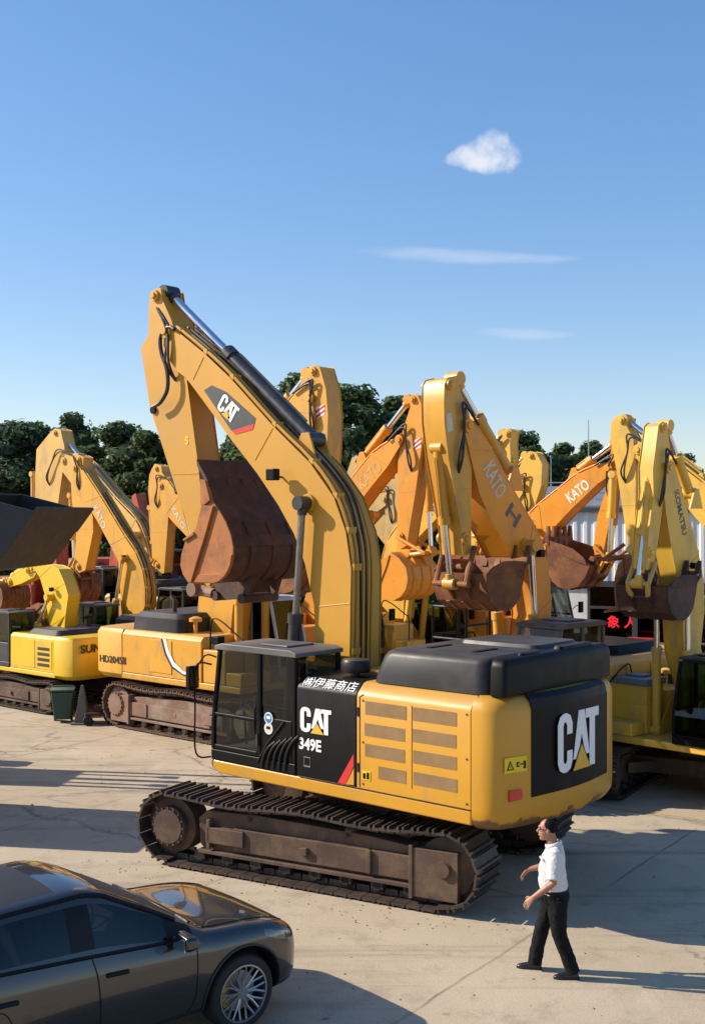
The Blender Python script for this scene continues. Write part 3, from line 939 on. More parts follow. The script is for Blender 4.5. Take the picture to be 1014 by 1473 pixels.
def arms(root, fr, k, side, paint, bo, st, cy=None, w_b=.5, w_s=.4, bk=None, foot=None, cyl_paint=None, texts=(), hose=True, boom_paint=None, stick_paint=None, lamp=True):
    """boom, stick, cylinders and bucket. bo=(crop, top edge tip->foot, bottom edge foot->tip); st=(crop, outline)"""
    wb, ws = w_b * k, w_s * k
    pb, ps = boom_paint or paint, stick_paint or paint
    cp = cyl_paint or paint
    cb, top, bot = bo
    T = fr.pts(cb, top, side * wb / 2)
    B = fr.pts(cb, bot, side * wb / 2)
    boom = box_beam(root, 'boom', T + B, wb, pb)
    S = fr.pts(st[0], st[1], side * ws / 2)
    stick = box_beam(root, 'stick', S, ws, ps)
    tip = ((T[0][0] + B[-1][0]) / 2, (T[0][1] + B[-1][1]) / 2)
    tip = (tip[0] + (T[1][0] - T[0][0]) * .12, tip[1] + (T[1][1] - T[0][1]) * .12)
    boss(boom, tip, .13 * k, wb / 2, pb, k)
    # butt welds across the near side plates
    ys = side * (wb / 2 + .001)
    for f in ((.30, .52, .80) if lamp else ()):
        i = int(f * (len(T) - 1))
        a = T[i]
        b = min(B, key=lambda q: (q[0] - a[0]) ** 2 + (q[1] - a[1]) ** 2)
        wl = MB(); wl.tube([(a[0], ys, a[1] - .02), (b[0], ys, b[1] + .02)], .009 * k, 5)
        wl.build('weld_seam', pb, boom)
    zs = sorted(p[1] for p in S)
    zc = zs[0] + (zs[-1] - zs[0]) * .38
    hit = []
    for i in range(len(S)):
        p, q = S[i - 1], S[i]
        if (p[1] - zc) * (q[1] - zc) < 0:
            hit.append(p[0] + (q[0] - p[0]) * (zc - p[1]) / (q[1] - p[1]))
    if len(hit) >= 2:
        wl = MB(); wl.tube([(min(hit) + .02, side * (ws / 2 + .001), zc), (max(hit) - .02, side * (ws / 2 + .001), zc)], .008 * k, 5)
        wl.build('weld_seam', ps, stick)
    m_ = T[int(.62 * (len(T) - 1))]
    n_ = min(B, key=lambda q: (q[0] - m_[0]) ** 2 + (q[1] - m_[1]) ** 2)
    c_ = ((m_[0] + n_[0]) / 2, (m_[1] + n_[1]) / 2)
    if lamp:
        lb = MB(); lb.box(c_[0] - .02 * k, c_[0] + .02 * k, *sorted((side * wb / 2, side * (wb / 2 + .10 * k))), c_[1] - .03 * k, c_[1])
        lb.box(c_[0] - .07 * k, c_[0] + .07 * k, *sorted((side * (wb / 2 + .08 * k), side * (wb / 2 + .2 * k))), c_[1] - .07 * k, c_[1] + .07 * k)
        lb.build('work_lamp', M['black'], boom, bevel=.01)
    if hose:
        hb = MB()
        for y in (-.13 * k, -.04 * k, .08 * k):
            hb.tube(smooth_path([(p[0], y, p[1] + .07 * k) for p in T[1:]], 3), .026 * k, 6)
        for y in (side * (wb / 2 - .05 * k), side * (wb / 2 - .14 * k)):
            q = [(p[0], y, p[1] + .05 * k) for p in T[1:]]
            hb.tube(smooth_path(q, 3), .03 * k, 6)
        hb.build('boom_pipe', pb, boom)
        h3 = MB()
        for y, dz in ((.0, .10), (side * .12 * k, .095)):
            q = [(p[0], y + .03 * math.sin(i * 2.1), p[1] + dz * k) for i, p in enumerate(T[2:])]
            h3.tube(smooth_path(q, 4), .019 * k, 6)
        h3.build('hydraulic_hose', M['hose'], boom)
        hz = MB()
        a = T[1]
        zt = max(S, key=lambda p: p[1])
        sx = sum(p[0] for p in S) / len(S)
        yo = side * (wb / 2 + .05 * k)
        for dd in (0, .09 * k):
            m1 = (tip[0] + (zt[0] - tip[0]) * .35 + dd, yo, tip[1] + .32 * k + dd)
            m2 = (tip[0] + (sx - tip[0]) * .7, yo, tip[1] - .05 * k)
            m3 = (tip[0] + (sx - tip[0]) * .95 + dd, yo, tip[1] - .55 * k)
            hz.tube(smooth_path([(a[0], yo, a[1] + .02), m1, m2, m3, (sx, side * ws / 2, tip[1] - .85 * k)], 6), .024 * k, 7)
        hz.build('hydraulic_hose', M['hose'], boom)
        for i in range(2, len(T) - 1):
            p = T[i]
            cl = MB()
            cl.prism([(p[0] - .035 * k, p[1] - .03 * k), (p[0] + .035 * k, p[1] - .03 * k), (p[0] + .045 * k, p[1] + .07 * k), (p[0] - .045 * k, p[1] + .07 * k)], *sorted((side * (wb / 2 - .2 * k), side * (wb / 2 - .02))))
            cl.build('pipe_clamp', pb, boom)
    # lower stick: pin boss, grease line, decal plate
    lo = sorted(S, key=lambda p: p[1])[:3]
    lp = (sum(p[0] for p in lo) / 3, sum(p[1] for p in lo) / 3 + .12 * k)
    boss(stick, lp, .11 * k, ws / 2, ps, k)
    hi = sorted(S, key=lambda p: -p[1])[:3]
    up_ = (sum(p[0] for p in hi) / 3, sum(p[1] for p in hi) / 3 - .10 * k)
    boss(stick, up_, .10 * k, ws / 2, ps, k)
    cy = cy or {}
    def P(v):
        return fr.pt(v[0], v[1], 0)
    if 'bp' in cy:
        yo = side * (wb / 2 + .14 * k)
        p = fr.pt(cy['bp'][0], cy['bp'][1], yo)
        b0 = cy.get('bb', (1.0 * k, 1.5 * k))
        for s in (1, -1):
            y = s * (wb / 2 + .14 * k)
            ram(root, (b0[0], y, b0[1]), (p[0], y, p[1]), cy.get('bf', .55), .1 * k, cy.get('br', .06) * k, cp, cy.get('bm') or M['chrome'], 'boom_cylinder')
        boss(boom, p, .14 * k, wb / 2, pb, k)
    if 's0' in cy:
        p, q = P(cy['s0']), P(cy['s1'])
        ram(root, (p[0], 0, p[1]), (q[0], 0, q[1]), cy.get('sf', .55), .12 * k, .075 * k, cp, M['chrome'], 'stick_cylinder')
        br = MB()
        for s in (-1, 1):
            br.prism([(p[0] - .25 * k, p[1] - .35 * k), (p[0] + .3 * k, p[1] - .35 * k), (p[0] + .08 * k, p[1] + .1 * k), (p[0] - .08 * k, p[1] + .1 * k)], s * .17 * k - .02, s * .17 * k + .02)
        br.build('cylinder_bracket', pb, boom, bevel=.005)
    if 'k0' in cy:
        p, q = P(cy['k0']), P(cy['k1'])
        ram(root, (p[0], 0, p[1]), (q[0], 0, q[1]), cy.get('kf', .6), cy.get('kr', .1) * k, cy.get('kr', .1) * .6 * k, cp, M['chrome'], 'bucket_cylinder')
    if bk:
        pin = P(bk['pin'])
        o, tr = bucket(root, pin, R(bk['ang']), bk['size'] * k, bk['w'] * k, bk['flip'], bk['mat'], bk.get('side'), bk.get('teeth', 5))
        if 'k1' in cy:
            q = P(cy['k1'])
            e = tr((.33, .25))
            ln = MB()
            for s in (-1, 1):
                y = s * (ws / 2 + .05 * k)
                ln.tube([(q[0], y, q[1]), ((q[0] + e[0]) / 2 + .03, y, (q[1] + e[1]) / 2), (e[0], y * .8, e[1])], .06 * k, 8)
                v = (pin[0] + (S[0][0] - pin[0]) * .12, pin[1] + (S[0][1] - pin[1]) * .12)
                ln.tube([(q[0], y * 1.1, q[1]), (v[0], y * 1.1, v[1])], .05 * k, 8)
            ln.cyl((q[0], -ws * .75, q[1]), (q[0], ws * .75, q[1]), .05 * k, 10)
            ln.build('bucket_linkage', bk.get('linkmat', paint), root)
    for (txt, crop, p, d, h, wd, mat) in texts:
        a = fr.pt(crop, p, side * wb / 2)
        b = fr.pt(crop, d, side * wb / 2)
        lettering(txt, ((a[0] + b[0]) / 2, side * (wb / 2 + .0), (a[1] + b[1]) / 2), (b[0] - a[0], 0, b[1] - a[1]),
                  Vector((0, side, 0)).cross(Vector((b[0] - a[0], 0, b[1] - a[1]))), h * k, mat, boom, math.dist(a, b))
    return boom, stick, T, B, S
# ------------------------------------------------------------------ the big ochre excavator in the foreground
def big_excavator():
    fr = Frame((.1, 17.9), (-.755, .656))
    root = thing('excavator', 'large ochre excavator with black cab in the foreground, standing apart from the rows behind', 'excavator', (fr.c[0], fr.c[1], 0), fr.yaw)
    P = M['ochre']
    crawler(root, 1.0, R(12), M['track'], M['frame'], gauge=3.02, shoe=.74, drive_front=True)
    d = MB()
    d.prism([(-3.12, 1.27), (1.5, 1.27), (1.67, 1.36), (1.67, 1.465), (-3.12, 1.465)], -1.49, 1.49)
    do = d.build('deck', P, root, bevel=.03)
    prof = [(.5, 1.467), (1.5, 1.467), (1.5, 2.70), (1.47, 2.76), (1.36, 2.87), (1.30, 2.89), (.5, 2.89)]
    b = MB(); b.prismx(prof, -1.235, -.13)
    bo = b.build('side_housing', M['black'], root, bevel=.01)
    b = MB(); b.prismx(prof, -3.12, -1.245)
    yo = b.build('engine_door', P, root, bevel=.012)
    b = MB(); b.prismx([(-q[0], q[1]) for q in prof], -3.12, -1.2)
    b.prismx([(-q[0], min(q[1], 2.5)) for q in prof], -1.19, .55)
    b.build('side_housing', P, root, bevel=.012)
    b = MB(); b.box(-3.1, -.2, -.495, .495, 1.467, 2.86)
    b.build('centre_housing', P, root, bevel=.01)
    t = MB(); t.box(.58, 1.55, -1.45, -.5, 1.467, 2.2); t.box(1.56, 1.95, -1.42, -.6, 1.467, 1.7)
    t.build('fuel_tank', P, root, bevel=.03)
    rails(root, [[(1.9, -1.3, 1.7), (1.9, -1.3, 2.4), (1.3, -1.3, 2.95), (.7, -1.3, 2.95), (.65, -1.3, 2.2)]], .02, M['black'])
    # louvred screens on the engine door
    quads = [[(105, 252), (241, 265), (241, 310), (105, 296)], [(262, 270), (408, 288), (406, 332), (262, 316)], [(103, 325), (236, 340), (235, 382), (103, 367)], [(261, 343), (407, 362), (405, 405), (261, 386)],
             [(104, 393), (236, 410), (235, 453), (104, 435)], [(263, 413), (408, 436), (406, 478), (263, 457)], [(148, 467), (240, 481), (240, 524), (148, 508)], [(264, 487), (410, 508), (409, 552), (264, 528)]]
    for q in quads:
        p = fr.pts('ce', q, 1.5)
        x0, x1 = (p[0][0] + p[3][0]) / 2, (p[1][0] + p[2][0]) / 2
        z0, z1 = (p[2][1] + p[3][1]) / 2, (p[0][1] + p[1][1]) / 2
        f = MB()
        x0, x1 = min(x0, x1), max(x0, x1)
        f.box(x0, x1, 1.501, 1.504, z0, z1)
        g = f.build('grille', M['grille'], yo, smooth=0)
    def bar(pts, r, mat, par, name):
        m = MB()
        m.tube(pts, r, 6)
        return m.build(name, mat, par)
    bar([(-1.30, 1.502, 1.49), (-1.30, 1.502, 2.70), (-1.36, 1.49, 2.75)], .006, M['rust_dark'], yo, 'door_seam')
    bar([(-2.19, 1.502, 1.60), (-2.19, 1.502, 2.68)], .004, M['rust_dark'], yo, 'door_seam')
    for x, z in ((-1.42, 1.66),):
        m = MB(); m.box(x - .07, x + .07, 1.501, 1.508, z - .06, z + .06)
        lo = m.build('latch_plate', M['label_yellow'], yo, smooth=0)
        m = MB(); m.box(x - .05, x - .01, 1.508, 1.512, z - .045, z + .045); m.box(x + .01, x + .055, 1.508, 1.512, z - .045, z + .03)
        m.build('latch', M['black'], lo, smooth=0)
    for z in (1.75, 2.5):
        m = MB(); m.cyl((-1.275, 1.508, z - .06), (-1.275, 1.508, z + .06), .014, 8); m.build('hinge', M['rust_dark'], yo)
    for x in (-1.36, -3.06):
        for z in (1.54, 2.1, 2.66):
            m = MB(); m.cyl((x, 1.5, z), (x, 1.508, z), .014, 8); m.build('bolt', M['rust_dark'], yo)
    bar([(-3.1, 1.502, 1.475), (-.15, 1.502, 1.475)], .005, M['rust_dark'], do, 'deck_seam')
    # markings on the black panel
    a, c = fr.pt('c5', (568, 606), 1.5), fr.pt('c5', (722, 618), 1.5)
    e = fr.pt('c5', (568, 482), 1.5)
    hgt = e[1] - a[1]
    wd = abs(c[0] - a[0])
    bold_logo((a[0], 1.5, (a[1] + c[1]) / 2), (-1, 0, 0), (0, 0, 1), hgt, bo, wd / (1.27 * hgt))
    p = fr.pt('c5', (617, 658), 1.5)
    lettering('349E', (p[0], 1.5, p[1] - .03), (-1, 0, 0), (0, 0, 1), .17, M['white'], bo, .42, .03)
    p = fr.pt('c5', (697, 414), 1.45)
    lettering('㈱伊藤商店', (-.70, 1.425, 2.808), (-1, 0, 0), (0, -.11, .11), .17, M['white'], bo, .98, .0)
    q = fr.pts('c5', [(755, 860), (835, 715), (835, 775), (795, 868)], 1.5)
    q = [(max(x, -1.228), max(z, 1.475)) for x, z in q]
    m = MB(); m.prism(q, 1.5015, 1.5035); m.build('stripe', M['redmark'], bo, smooth=0)
    q = fr.pts('c5', [(797, 868), (836, 785), (836, 872)], 1.5)
    q = [(max(x, -1.228), max(z, 1.475)) for x, z in q]
    m = MB(); m.prism(q, 1.5015, 1.5035); m.build('stripe', P, bo, smooth=0)
    m = MB()
    for p0 in ((602, 755),):
        p = fr.pt('c5', p0, 1.5)
        m.box(p[0] - .06, p[0] + .06, 1.501, 1.507, p[1] - .07, p[1] + .07)
    m.build('latch', M['steel'], bo, smooth=0)
    m = MB(); m.box(p[0] - .05, p[0] + .05, 1.507, 1.512, p[1] - .05, p[1] + .06); m.build('latch', M['black'], bo, smooth=0)
    # hood
    def rr(x0, x1, y0, y1, z, r=.2):
        pts = []
        for cx, cy, a0 in ((x1 - r, y1 - r, 0), (x0 + r, y1 - r, 90), (x0 + r, y0 + r, 180), (x1 - r, y0 + r, 270)):
            for q in (0, 22, 45, 68, 90):
                pts.append((cx + r * math.cos(R(a0 + q)), cy + r * math.sin(R(a0 + q)), z))
        return pts
    h = MB()
    h.loft([rr(-3.25, -1.34, -1.34, 1.34, 2.893), rr(-3.25, -1.36, -1.33, 1.33, 3.0), rr(-3.25, -1.47, -1.30, 1.30, 3.26), rr(-3.25, -1.52, -1.27, 1.27, 3.315), rr(-3.245, -1.58, -1.22, 1.22, 3.345), rr(-3.24, -1.66, -1.14, 1.14, 3.36)])
    h.loft([rr(-3.2, -1.9, -1.0, .1, 3.362, .12), rr(-3.18, -1.92, -.98, .08, 3.41, .12)])
    hood = h.build('engine_hood', M['hood'], root, smooth=50)
    h = MB()
    h.loft([rr(-3.52, -3.27, -1.34, 1.34, 2.895, .06), rr(-3.52, -3.27, -1.33, 1.33, 3.25, .06), rr(-3.50, -3.275, -1.30, 1.30, 3.33, .06), rr(-3.46, -3.28, -1.24, 1.24, 3.36, .06)])
    h.loft([rr(-3.46, -3.30, -.95, -.1, 3.355, .05), rr(-3.45, -3.31, -.93, -.12, 3.40, .05)])
    h.loft([rr(-3.44, -3.32, .35, .8, 3.355, .05), rr(-3.43, -3.33, .36, .79, 3.385, .05)])
    h.build('rear_hood', M['black'], root, smooth=50)
    for x in (-2.75, -2.0):
        m = MB(); m.box(x - .04, x + .04, .4, .9, 3.362, 3.374); m.build('hinge', M['black'], hood, bevel=.004)
    m = MB()
    m.lathe([(.06, 0), (.06, .05), (.19, .06), (.21, .10), (.21, .2), (.19, .235), (.08, .25)], (-.82, 1.02, 2.89), 'z', 24)
    m.build('air_cleaner', M['hood'], root, smooth=45)
    # counterweight
    half = [(-3.13, 1.5), (-3.27, 1.5), (-3.39, 1.48), (-3.49, 1.41), (-3.56, 1.28), (-3.64, 1.0), (-3.70, .6), (-3.735, .3), (-3.745, 0)]
    plan = half + [(x, -y) for x, y in reversed(half[:-1])]
    def ring(z, ins):
        return [(x + (ins if x < -3.2 else 0), y - math.copysign(ins, y) if abs(y) > .31 else y, z) for x, y in plan]
    c = MB()
    c.loft([ring(1.23, .12), ring(1.27, .05), ring(1.36, .008), ring(1.5, 0), ring(2.70, 0), ring(2.80, .03), ring(2.86, .08), ring(2.888, .16)])
    cw = c.build('counterweight', M['ochre_tail'], root, smooth=40)
    # bent black plate on the tail
    pan = [(-3.65, .95), (-3.70, .6), (-3.735, .3), (-3.745, 0), (-3.735, -.3), (-3.70, -.6), (-3.65, -.95)]
    m = MB()
    m.loft([[(x - .003, y, z) for x, y in pan] + [(x - .012, y, z) for x, y in reversed(pan)] for z in (1.62, 2.72)] )
    m.loft([[(x - .003, y, 2.72) for x, y in pan] + [(x - .012, y, 2.72) for x, y in reversed(pan)], [(x + .04, y, 2.84) for x, y in pan] + [(x + .02, y, 2.84) for x, y in reversed(pan)], [(x + .12, y * .98, 2.892) for x, y in pan] + [(x + .10, y * .98, 2.90) for x, y in reversed(pan)]])
    pl = m.build('rear_plate', M['black'], cw, smooth=30)
    bold_logo((-3.760, .50, 1.84), (0, -1, 0), (0, 0, 1), .76, pl, 1.06)
    m = MB(); m.box(-3.66, -3.60, -.1, .12, 2.80, 2.86); m.build('rear_camera', M['hood'], cw, bevel=.01)
    # warning plate and reflector on the chamfer
    n = Vector((-.37, .15, 0)).normalized()
    xd = Vector((-.08, -.28, 0)).normalized()
    q = Vector((-3.583, 1.205, 0))
    o = flat([[(-.18, -.095), (.18, -.095), (.18, .095), (-.18, .095)]], q + Vector((0, 0, 2.06)), xd, (0, 0, 1), M['label_yellow'], cw, 'warning_label', .003, base=.006)
    tri = [[(-.15, -.06), (-.03, -.06), (-.09, .06)]]
    flat(tri, q + Vector((0, 0, 2.06)), xd, (0, 0, 1), M['black'], o, 'pictogram', .002, base=.010)
    flat([[(-.125, -.045), (-.055, -.045), (-.09, .028)]], q + Vector((0, 0, 2.06)), xd, (0, 0, 1), M['label_yellow'], o, 'pictogram', .002, base=.014)
    flat([[(-.095, -.035), (-.085, -.035), (-.085, .005), (-.095, .005)], [(.01, -.03), (.05, -.03), (.05, -.015), (.025, -.015), (.025, .015), (.05, .015), (.05, .03), (.01, .03)], [(.06, -.006), (.11, -.006), (.11, .006), (.06, .006)], [(.125, -.06), (.155, -.06), (.155, .035), (.125, .035)]], q + Vector((0, 0, 2.06)), xd, (0, 0, 1), M['black'], o, 'pictogram', .002, base=.018)
    flat([[(-.11, -.07), (.09, -.06), (.11, -.02), (.09, .06), (-.11, .07)]], q + Vector((0, 0, 1.68)), xd, (0, 0, 1), M['lamp_red'], cw, 'reflector', .02, base=0)
    # scuffed lower edge
    m = MB()
    edge = [(-3.60, .95), (-3.66, .7), (-3.72, .3), (-3.74, 0), (-3.72, -.3), (-3.69, -.6), (-3.61, -1.0), (-3.47, -1.37)]
    rnd = random.Random(4)
    top = [(x - .002, y, 1.34 + rnd.uniform(.0, .10)) for x, y in edge]
    vs, fs = [], []
    # cab
    cab = cab_shell(root, 1.0, M['black'], M['glass_clear'], x0=-.10, x1=1.66, y0=.52, y1=1.5, z0=1.467, z1=3.20, rake=.14, roof=M['roof_grey'])
    m = MB()
    for i in range(5):
        x, z = .42 - i * .115, 1.52
        m.tube(smooth_path([(x + .14, 1.505, 1.50), (x + .10, 1.512, 1.66 + i * .02), (x - .0, 1.515, 1.80 + i * .03), (x - .14, 1.512, 1.90 + i * .035)], 4), .02, 6)
    m.tube([(.66, 1.505, 1.55), (.45, 1.51, 1.85), (.12, 1.51, 2.2)], .012, 6)
    m.build('louvre', M['hood'], cab)
    for i, (pp, colr) in enumerate((((408, 535), M['letter_blue']), ((408, 587), M['white']))):
        p = fr.pt('c5', pp, 1.5)
        s = MB(); s.cyl((p[0], 1.500, p[1]), (p[0], 1.506, p[1]), .085, 20)
        st = s.build('sticker', M['white'], cab, smooth=30)
        s = MB(); s.cyl((p[0], 1.5062, p[1]), (p[0], 1.5075, p[1]), .07, 20); s.build('sticker_mark', surf('sticker blue', (.05, .22, .5), .4) if i == 0 else M['letter_pale'], st, smooth=30)
        s = MB(); s.box(p[0] - .04, p[0] + .04, 1.5075, 1.509, p[1] - .01, p[1] + .03); s.build('sticker_mark', M['black'] if i else M['white'], st, smooth=0)
    m = MB(); m.box(.62, .66, 1.5, 1.54, 1.80, 1.98); m.build('door_handle', M['hood'], cab, bevel=.006)
    mirror_arm(root, 1.0, (1.62, 1.42, 3.0), (1.93, 1.62, 2.72))
    rails(root, [[(1.62, 1.52, 2.9), (1.86, 1.62, 2.86), (1.88, 1.62, 2.2), (1.86, 1.62, 1.55), (1.66, 1.5, 1.5)]], .014, M['black'])
    m = MB(); m.box(1.5, 1.66, 1.36, 1.5, 3.2, 3.32); m.tube([(1.58, 1.43, 3.1), (1.58, 1.43, 3.22)], .02, 6); m.build('work_lamp', M['black'], root, bevel=.01)
    for x in (.5, 1.1):
        pass
    m = MB(); m.box(-.02, 1.58, .6, 1.42, 1.63, 1.65); m.build('floor_mat', surf('dusty floor mat', (.13, .12, .10), .9, var=.3), cab)
    # steering levers and screen inside
    m = MB(); m.tube([(1.2, .8, 1.7), (1.25, .8, 2.2)], .02, 6); m.tube([(1.2, 1.2, 1.7), (1.25, 1.2, 2.2)], .02, 6); m.box(1.42, 1.46, .6, .8, 2.1, 2.35); m.build('levers', M['seat'], cab)
    f = MB()
    for s in (1, -1):
        ys = sorted((s * .38, s * .47))
        f.prism([(-.1, 1.467), (1.15, 1.467), (1.1, 1.75), (.75, 2.3), (.25, 2.45), (-.1, 2.3)], *ys)
    f.build('boom_bracket', P, root, bevel=.01)
    # arm
    top = [(300, 478, 'c8'), (345, 490, 'c8'), (405, 520, 'c8'), (300, 285), (400, 380), (560, 560), (700, 700), (790, 830), (835, 960), (855, 1100), (850, 1420), (-.12, 2.3, 'l')]
    bot = [(.05, 1.95, 'l'), (.45, 1.95, 'l'), (722, 1420), (720, 1380), (715, 1240), (680, 1080), (640, 970), (580, 860), (500, 740), (400, 610), (300, 470), (490, 1000, 'c8'), (400, 930, 'c8'), (300, 790, 'c8'), (255, 660, 'c8'), (262, 540, 'c8')]
    st = [(105, 205, 'c8'), (135, 130, 'c8'), (165, 78, 'c8'), (225, 62, 'c8'), (245, 190, 'c8'), (330, 380, 'c8'), (360, 470, 'c8'), (255, 330), (235, 390), (275, 690), (292, 840), (352, 1150), (335, 1190), (305, 1190), (246, 965), (95, 490), (60, 265), (90, 210)]
    boom, stick, T, B, S = arms(root, fr, 1.0, 1, M['ochre_arm'], ('c2', top, bot), ('c2', st), w_b=.72, w_s=.52, cyl_paint=M['cyl_black'], lamp=False,
        cy=dict(bp=('c2', (672, 852)), bb=(1.02, 1.6), bf=.54, br=.055, bm=M['dark_rod'], s0=('c2', (712, 612)), s1=('c2', (168, 58)), sf=.56, k0=('c2', (122, 500)), k1=('c2', (262, 1000)), kf=.62, kr=.075))
    # boom panel seams, lamp, logo plate
    q = fr.pts('c2', [(300, 425), (330, 406), (385, 432), (495, 530), (490, 552), (404, 578)], .36)
    m = MB(); m.prism(q, .361, .367); lg = m.build('logo_plate', M['greymark'], boom, smooth=0)
    q = fr.pts('c2', [(404, 578), (490, 552), (484, 574), (418, 592)], .36)
    m = MB(); m.prism(q, .361, .367); m.build('stripe', M['redmark'], boom, smooth=0)
    a, b2 = fr.pt('c2', (349, 492), .36), fr.pt('c2', (407, 553), .36)
    v = Vector((b2[0] - a[0], 0, b2[1] - a[1]))
    bold_logo((a[0], .367, a[1]), v, Vector((0, 1, 0)).cross(v), .30, lg, v.length / (1.27 * .30))
    p = fr.pt('c2', (595, 745), .36)
    m = MB(); m.box(p[0] - .09, p[0] + .09, .50, .64, p[1] - .09, p[1] + .09); m.box(p[0] - .02, p[0] + .02, .36, .52, p[1] - .05, p[1] - .02)
    lo = m.build('work_lamp', M['black'], boom, bevel=.015)
    for a, b2 in (((560, 568), (492, 690)), ((298, 300), (258, 385))):
        p, q = fr.pt('c2', a, .36), fr.pt('c2', b2, .36)
        bar([(p[0], .361, p[1]), (q[0], .361, q[1])], .008, M['ochre_arm'], boom, 'weld_seam')
    p, q = fr.pt('c2', (715, 1245), .36), fr.pt('c2', (850, 1232), .36)
    bar([(p[0], .361, p[1]), (q[0], .361, q[1])], .007, M['ochre_arm'], boom, 'weld_seam')
    # hoses down the stick
    m = MB()
    m.tube(smooth_path([(*fr.pt('c8', p, .40)[:1], .40, fr.pt('c8', p, .40)[1]) for p in [(365, 495), (320, 470), (260, 500), (222, 600), (235, 740), (280, 870), (300, 1000), (290, 1130), (230, 1240), (180, 1280), (140, 1300)]], 4), .035, 8)
    m.build('hydraulic_hose', M['hose'], stick)
    m = MB()
    p = fr.pt('c8', (140, 1325), .3)
    m.cyl((p[0], -.3, p[1]), (p[0], .3, p[1]), .07, 12)
    m.build('pivot_pin', M['black'], stick)
    p = fr.pt('c2', (235, 615), .26)
    lettering('S', (p[0], .26, p[1]), (-1, 0, 0), (0, 0, 1), .14, M['label_yellow'], stick, None, .03)
    # bucket, curled right in
    sh = [(160, 105), (225, 225), (262, 305), (290, 410), (340, 480), (385, 560), (425, 660), (440, 740), (440, 800), (430, 870), (410, 920), (385, 960), (345, 995), (300, 1008)]
    lf = [(130, 1010), (90, 950), (68, 880), (75, 800), (105, 690), (170, 600), (215, 440), (222, 330), (200, 230)]
    OFF = .86
    sp, lp = fr.pts('c7', sh, OFF), fr.pts('c7', lf, OFF)
    cx, cz = fr.pt('c7', (200, 760), OFF)
    inn = [(p[0] + (cx - p[0]) * .07, p[1] + (cz - p[1]) * .07) for p in sp]
    m = MB(); m.prism(sp + inn[::-1], -OFF + .02, OFF - .02)
    bk = m.build('bucket', M['rust_dark'], root, smooth=30)
    for s in (1, -1):
        m = MB()
        ys = sorted((s * (OFF - .018), s * (OFF + .02)))
        m.prism(sp[2:] + lp[:-1], *ys)
        m.build('side_plate', M['rust_pale'], bk, bevel=.01)
        # cutter bar bolted along the edge and rim round the curve
        m = MB()
        bar_ = fr.pts('c7', [(130, 1005), (90, 945), (72, 880), (78, 800), (108, 700), (180, 620), (225, 440), (312, 445), (255, 650), (190, 860), (150, 1000)], OFF)
        ys = sorted((s * (OFF + .02), s * (OFF + .07)))
        m.prism(bar_, *ys)
        m.build('side_cutter', M['rust_pale'], bk, bevel=.012)
        m = MB()
        ys = sorted((s * (OFF + .0), s * (OFF + .055)))
        rim = fr.pts('c7', [(300, 1008), (345, 995), (385, 960), (410, 920), (430, 870), (440, 800), (425, 802), (408, 860), (390, 905), (360, 935), (200, 945), (165, 1000)], OFF)
        m.prism(rim, *ys)
        m.build('rim', M['rust_pale'], bk, bevel=.008)
        m = MB()
        ys = sorted((s * (OFF + .0), s * (OFF + .06)))
        m.prism(fr.pts('c7', [(215, 250), (250, 260), (285, 405), (240, 440), (215, 440), (212, 320)], OFF), *ys)
        m.build('lip_shroud', M['rust_pale'], bk, bevel=.01)
        m = MB(); m.prism(fr.pts('c7', [(100, 690), (175, 635), (185, 655), (110, 702)], OFF), ys[0], ys[1] + .05 * s if s > 0 else ys[1])
        m.build('cutter_tab', M['rust_pale'], bk, bevel=.01)
    m = MB()
    for i in range(5):
        y = -.62 + i * .31
        k0 = Vector((sp[1][0], 0, sp[1][1])); k1 = Vector((sp[3][0], 0, sp[3][1]))
        d1 = (k1 - k0).normalized(); nn = Vector((-d1.z, 0, d1.x))
        if nn.x > 0: nn = -nn
        o = k0 + d1 * .05
        m.hexa([o + Vector((0, y - .1, 0)), o + Vector((0, y + .1, 0)), o + d1 * .16 + Vector((0, y + .1, 0)), o + d1 * .16 + Vector((0, y - .1, 0)), o + nn * .03 + Vector((0, y - .1, 0)), o + nn * .03 + Vector((0, y + .1, 0)), o + nn * .03 + d1 * .16 + Vector((0, y + .1, 0)), o + nn * .03 + d1 * .16 + Vector((0, y - .1, 0))])
    m.build('lip_bolt_pad', M['rust_dark'], bk, bevel=.008)
    m = MB()
    for y in (-.5, -.05, .45):
        oo = [(p[0] - (cx - p[0]) * .035, p[1] - (cz - p[1]) * .035) for p in sp]
        m.prism(oo[5:-1] + sp[5:-1][::-1], y - .06, y + .06)
    o6 = [(p[0] - (cx - p[0]) * .03, p[1] - (cz - p[1]) * .03) for p in sp]
    m.prism([o6[6], o6[7]] + [sp[7], sp[6]], -OFF, OFF)
    m.build('wear_strip', M['rust_dark'], bk, bevel=.004)
    m = MB()
    e = fr.pts('c7', [(300, 1000), (590, 985), (560, 1090), (520, 1120), (400, 1130), (330, 1100)], .3)
    ctr = fr.pt('c7', (385, 1100), .3)
    for y in (-.34, .26):
        m.prism(e[:1] + e[1:], y, y + .08)
    m.cyl((e[5][0], -.4, e[5][1]), (e[5][0], .4, e[5][1]), .08, 14)
    m.cyl((e[3][0], -.4, e[3][1]), (e[3][0], .4, e[3][1]), .08, 14)
    m.build('hinge_ears', M['rust_dark'], bk, bevel=.008)
    m = MB()
    p = fr.pt('c7', (125, 1055), .5)
    m.cyl((p[0], -.42, p[1]), (p[0], .5, p[1]), .12, 16)
    p2 = fr.pt('c7', (310, 1085), .3)
    for y in (-.42, .34):
        m.tube([(p[0], y, p[1]), (p2[0], y, p2[1])], .09, 10)
    m.build('bucket_linkage', M['frame_pale'], root, bevel=.005)
    return root, fr

big, big_frame = big_excavator()
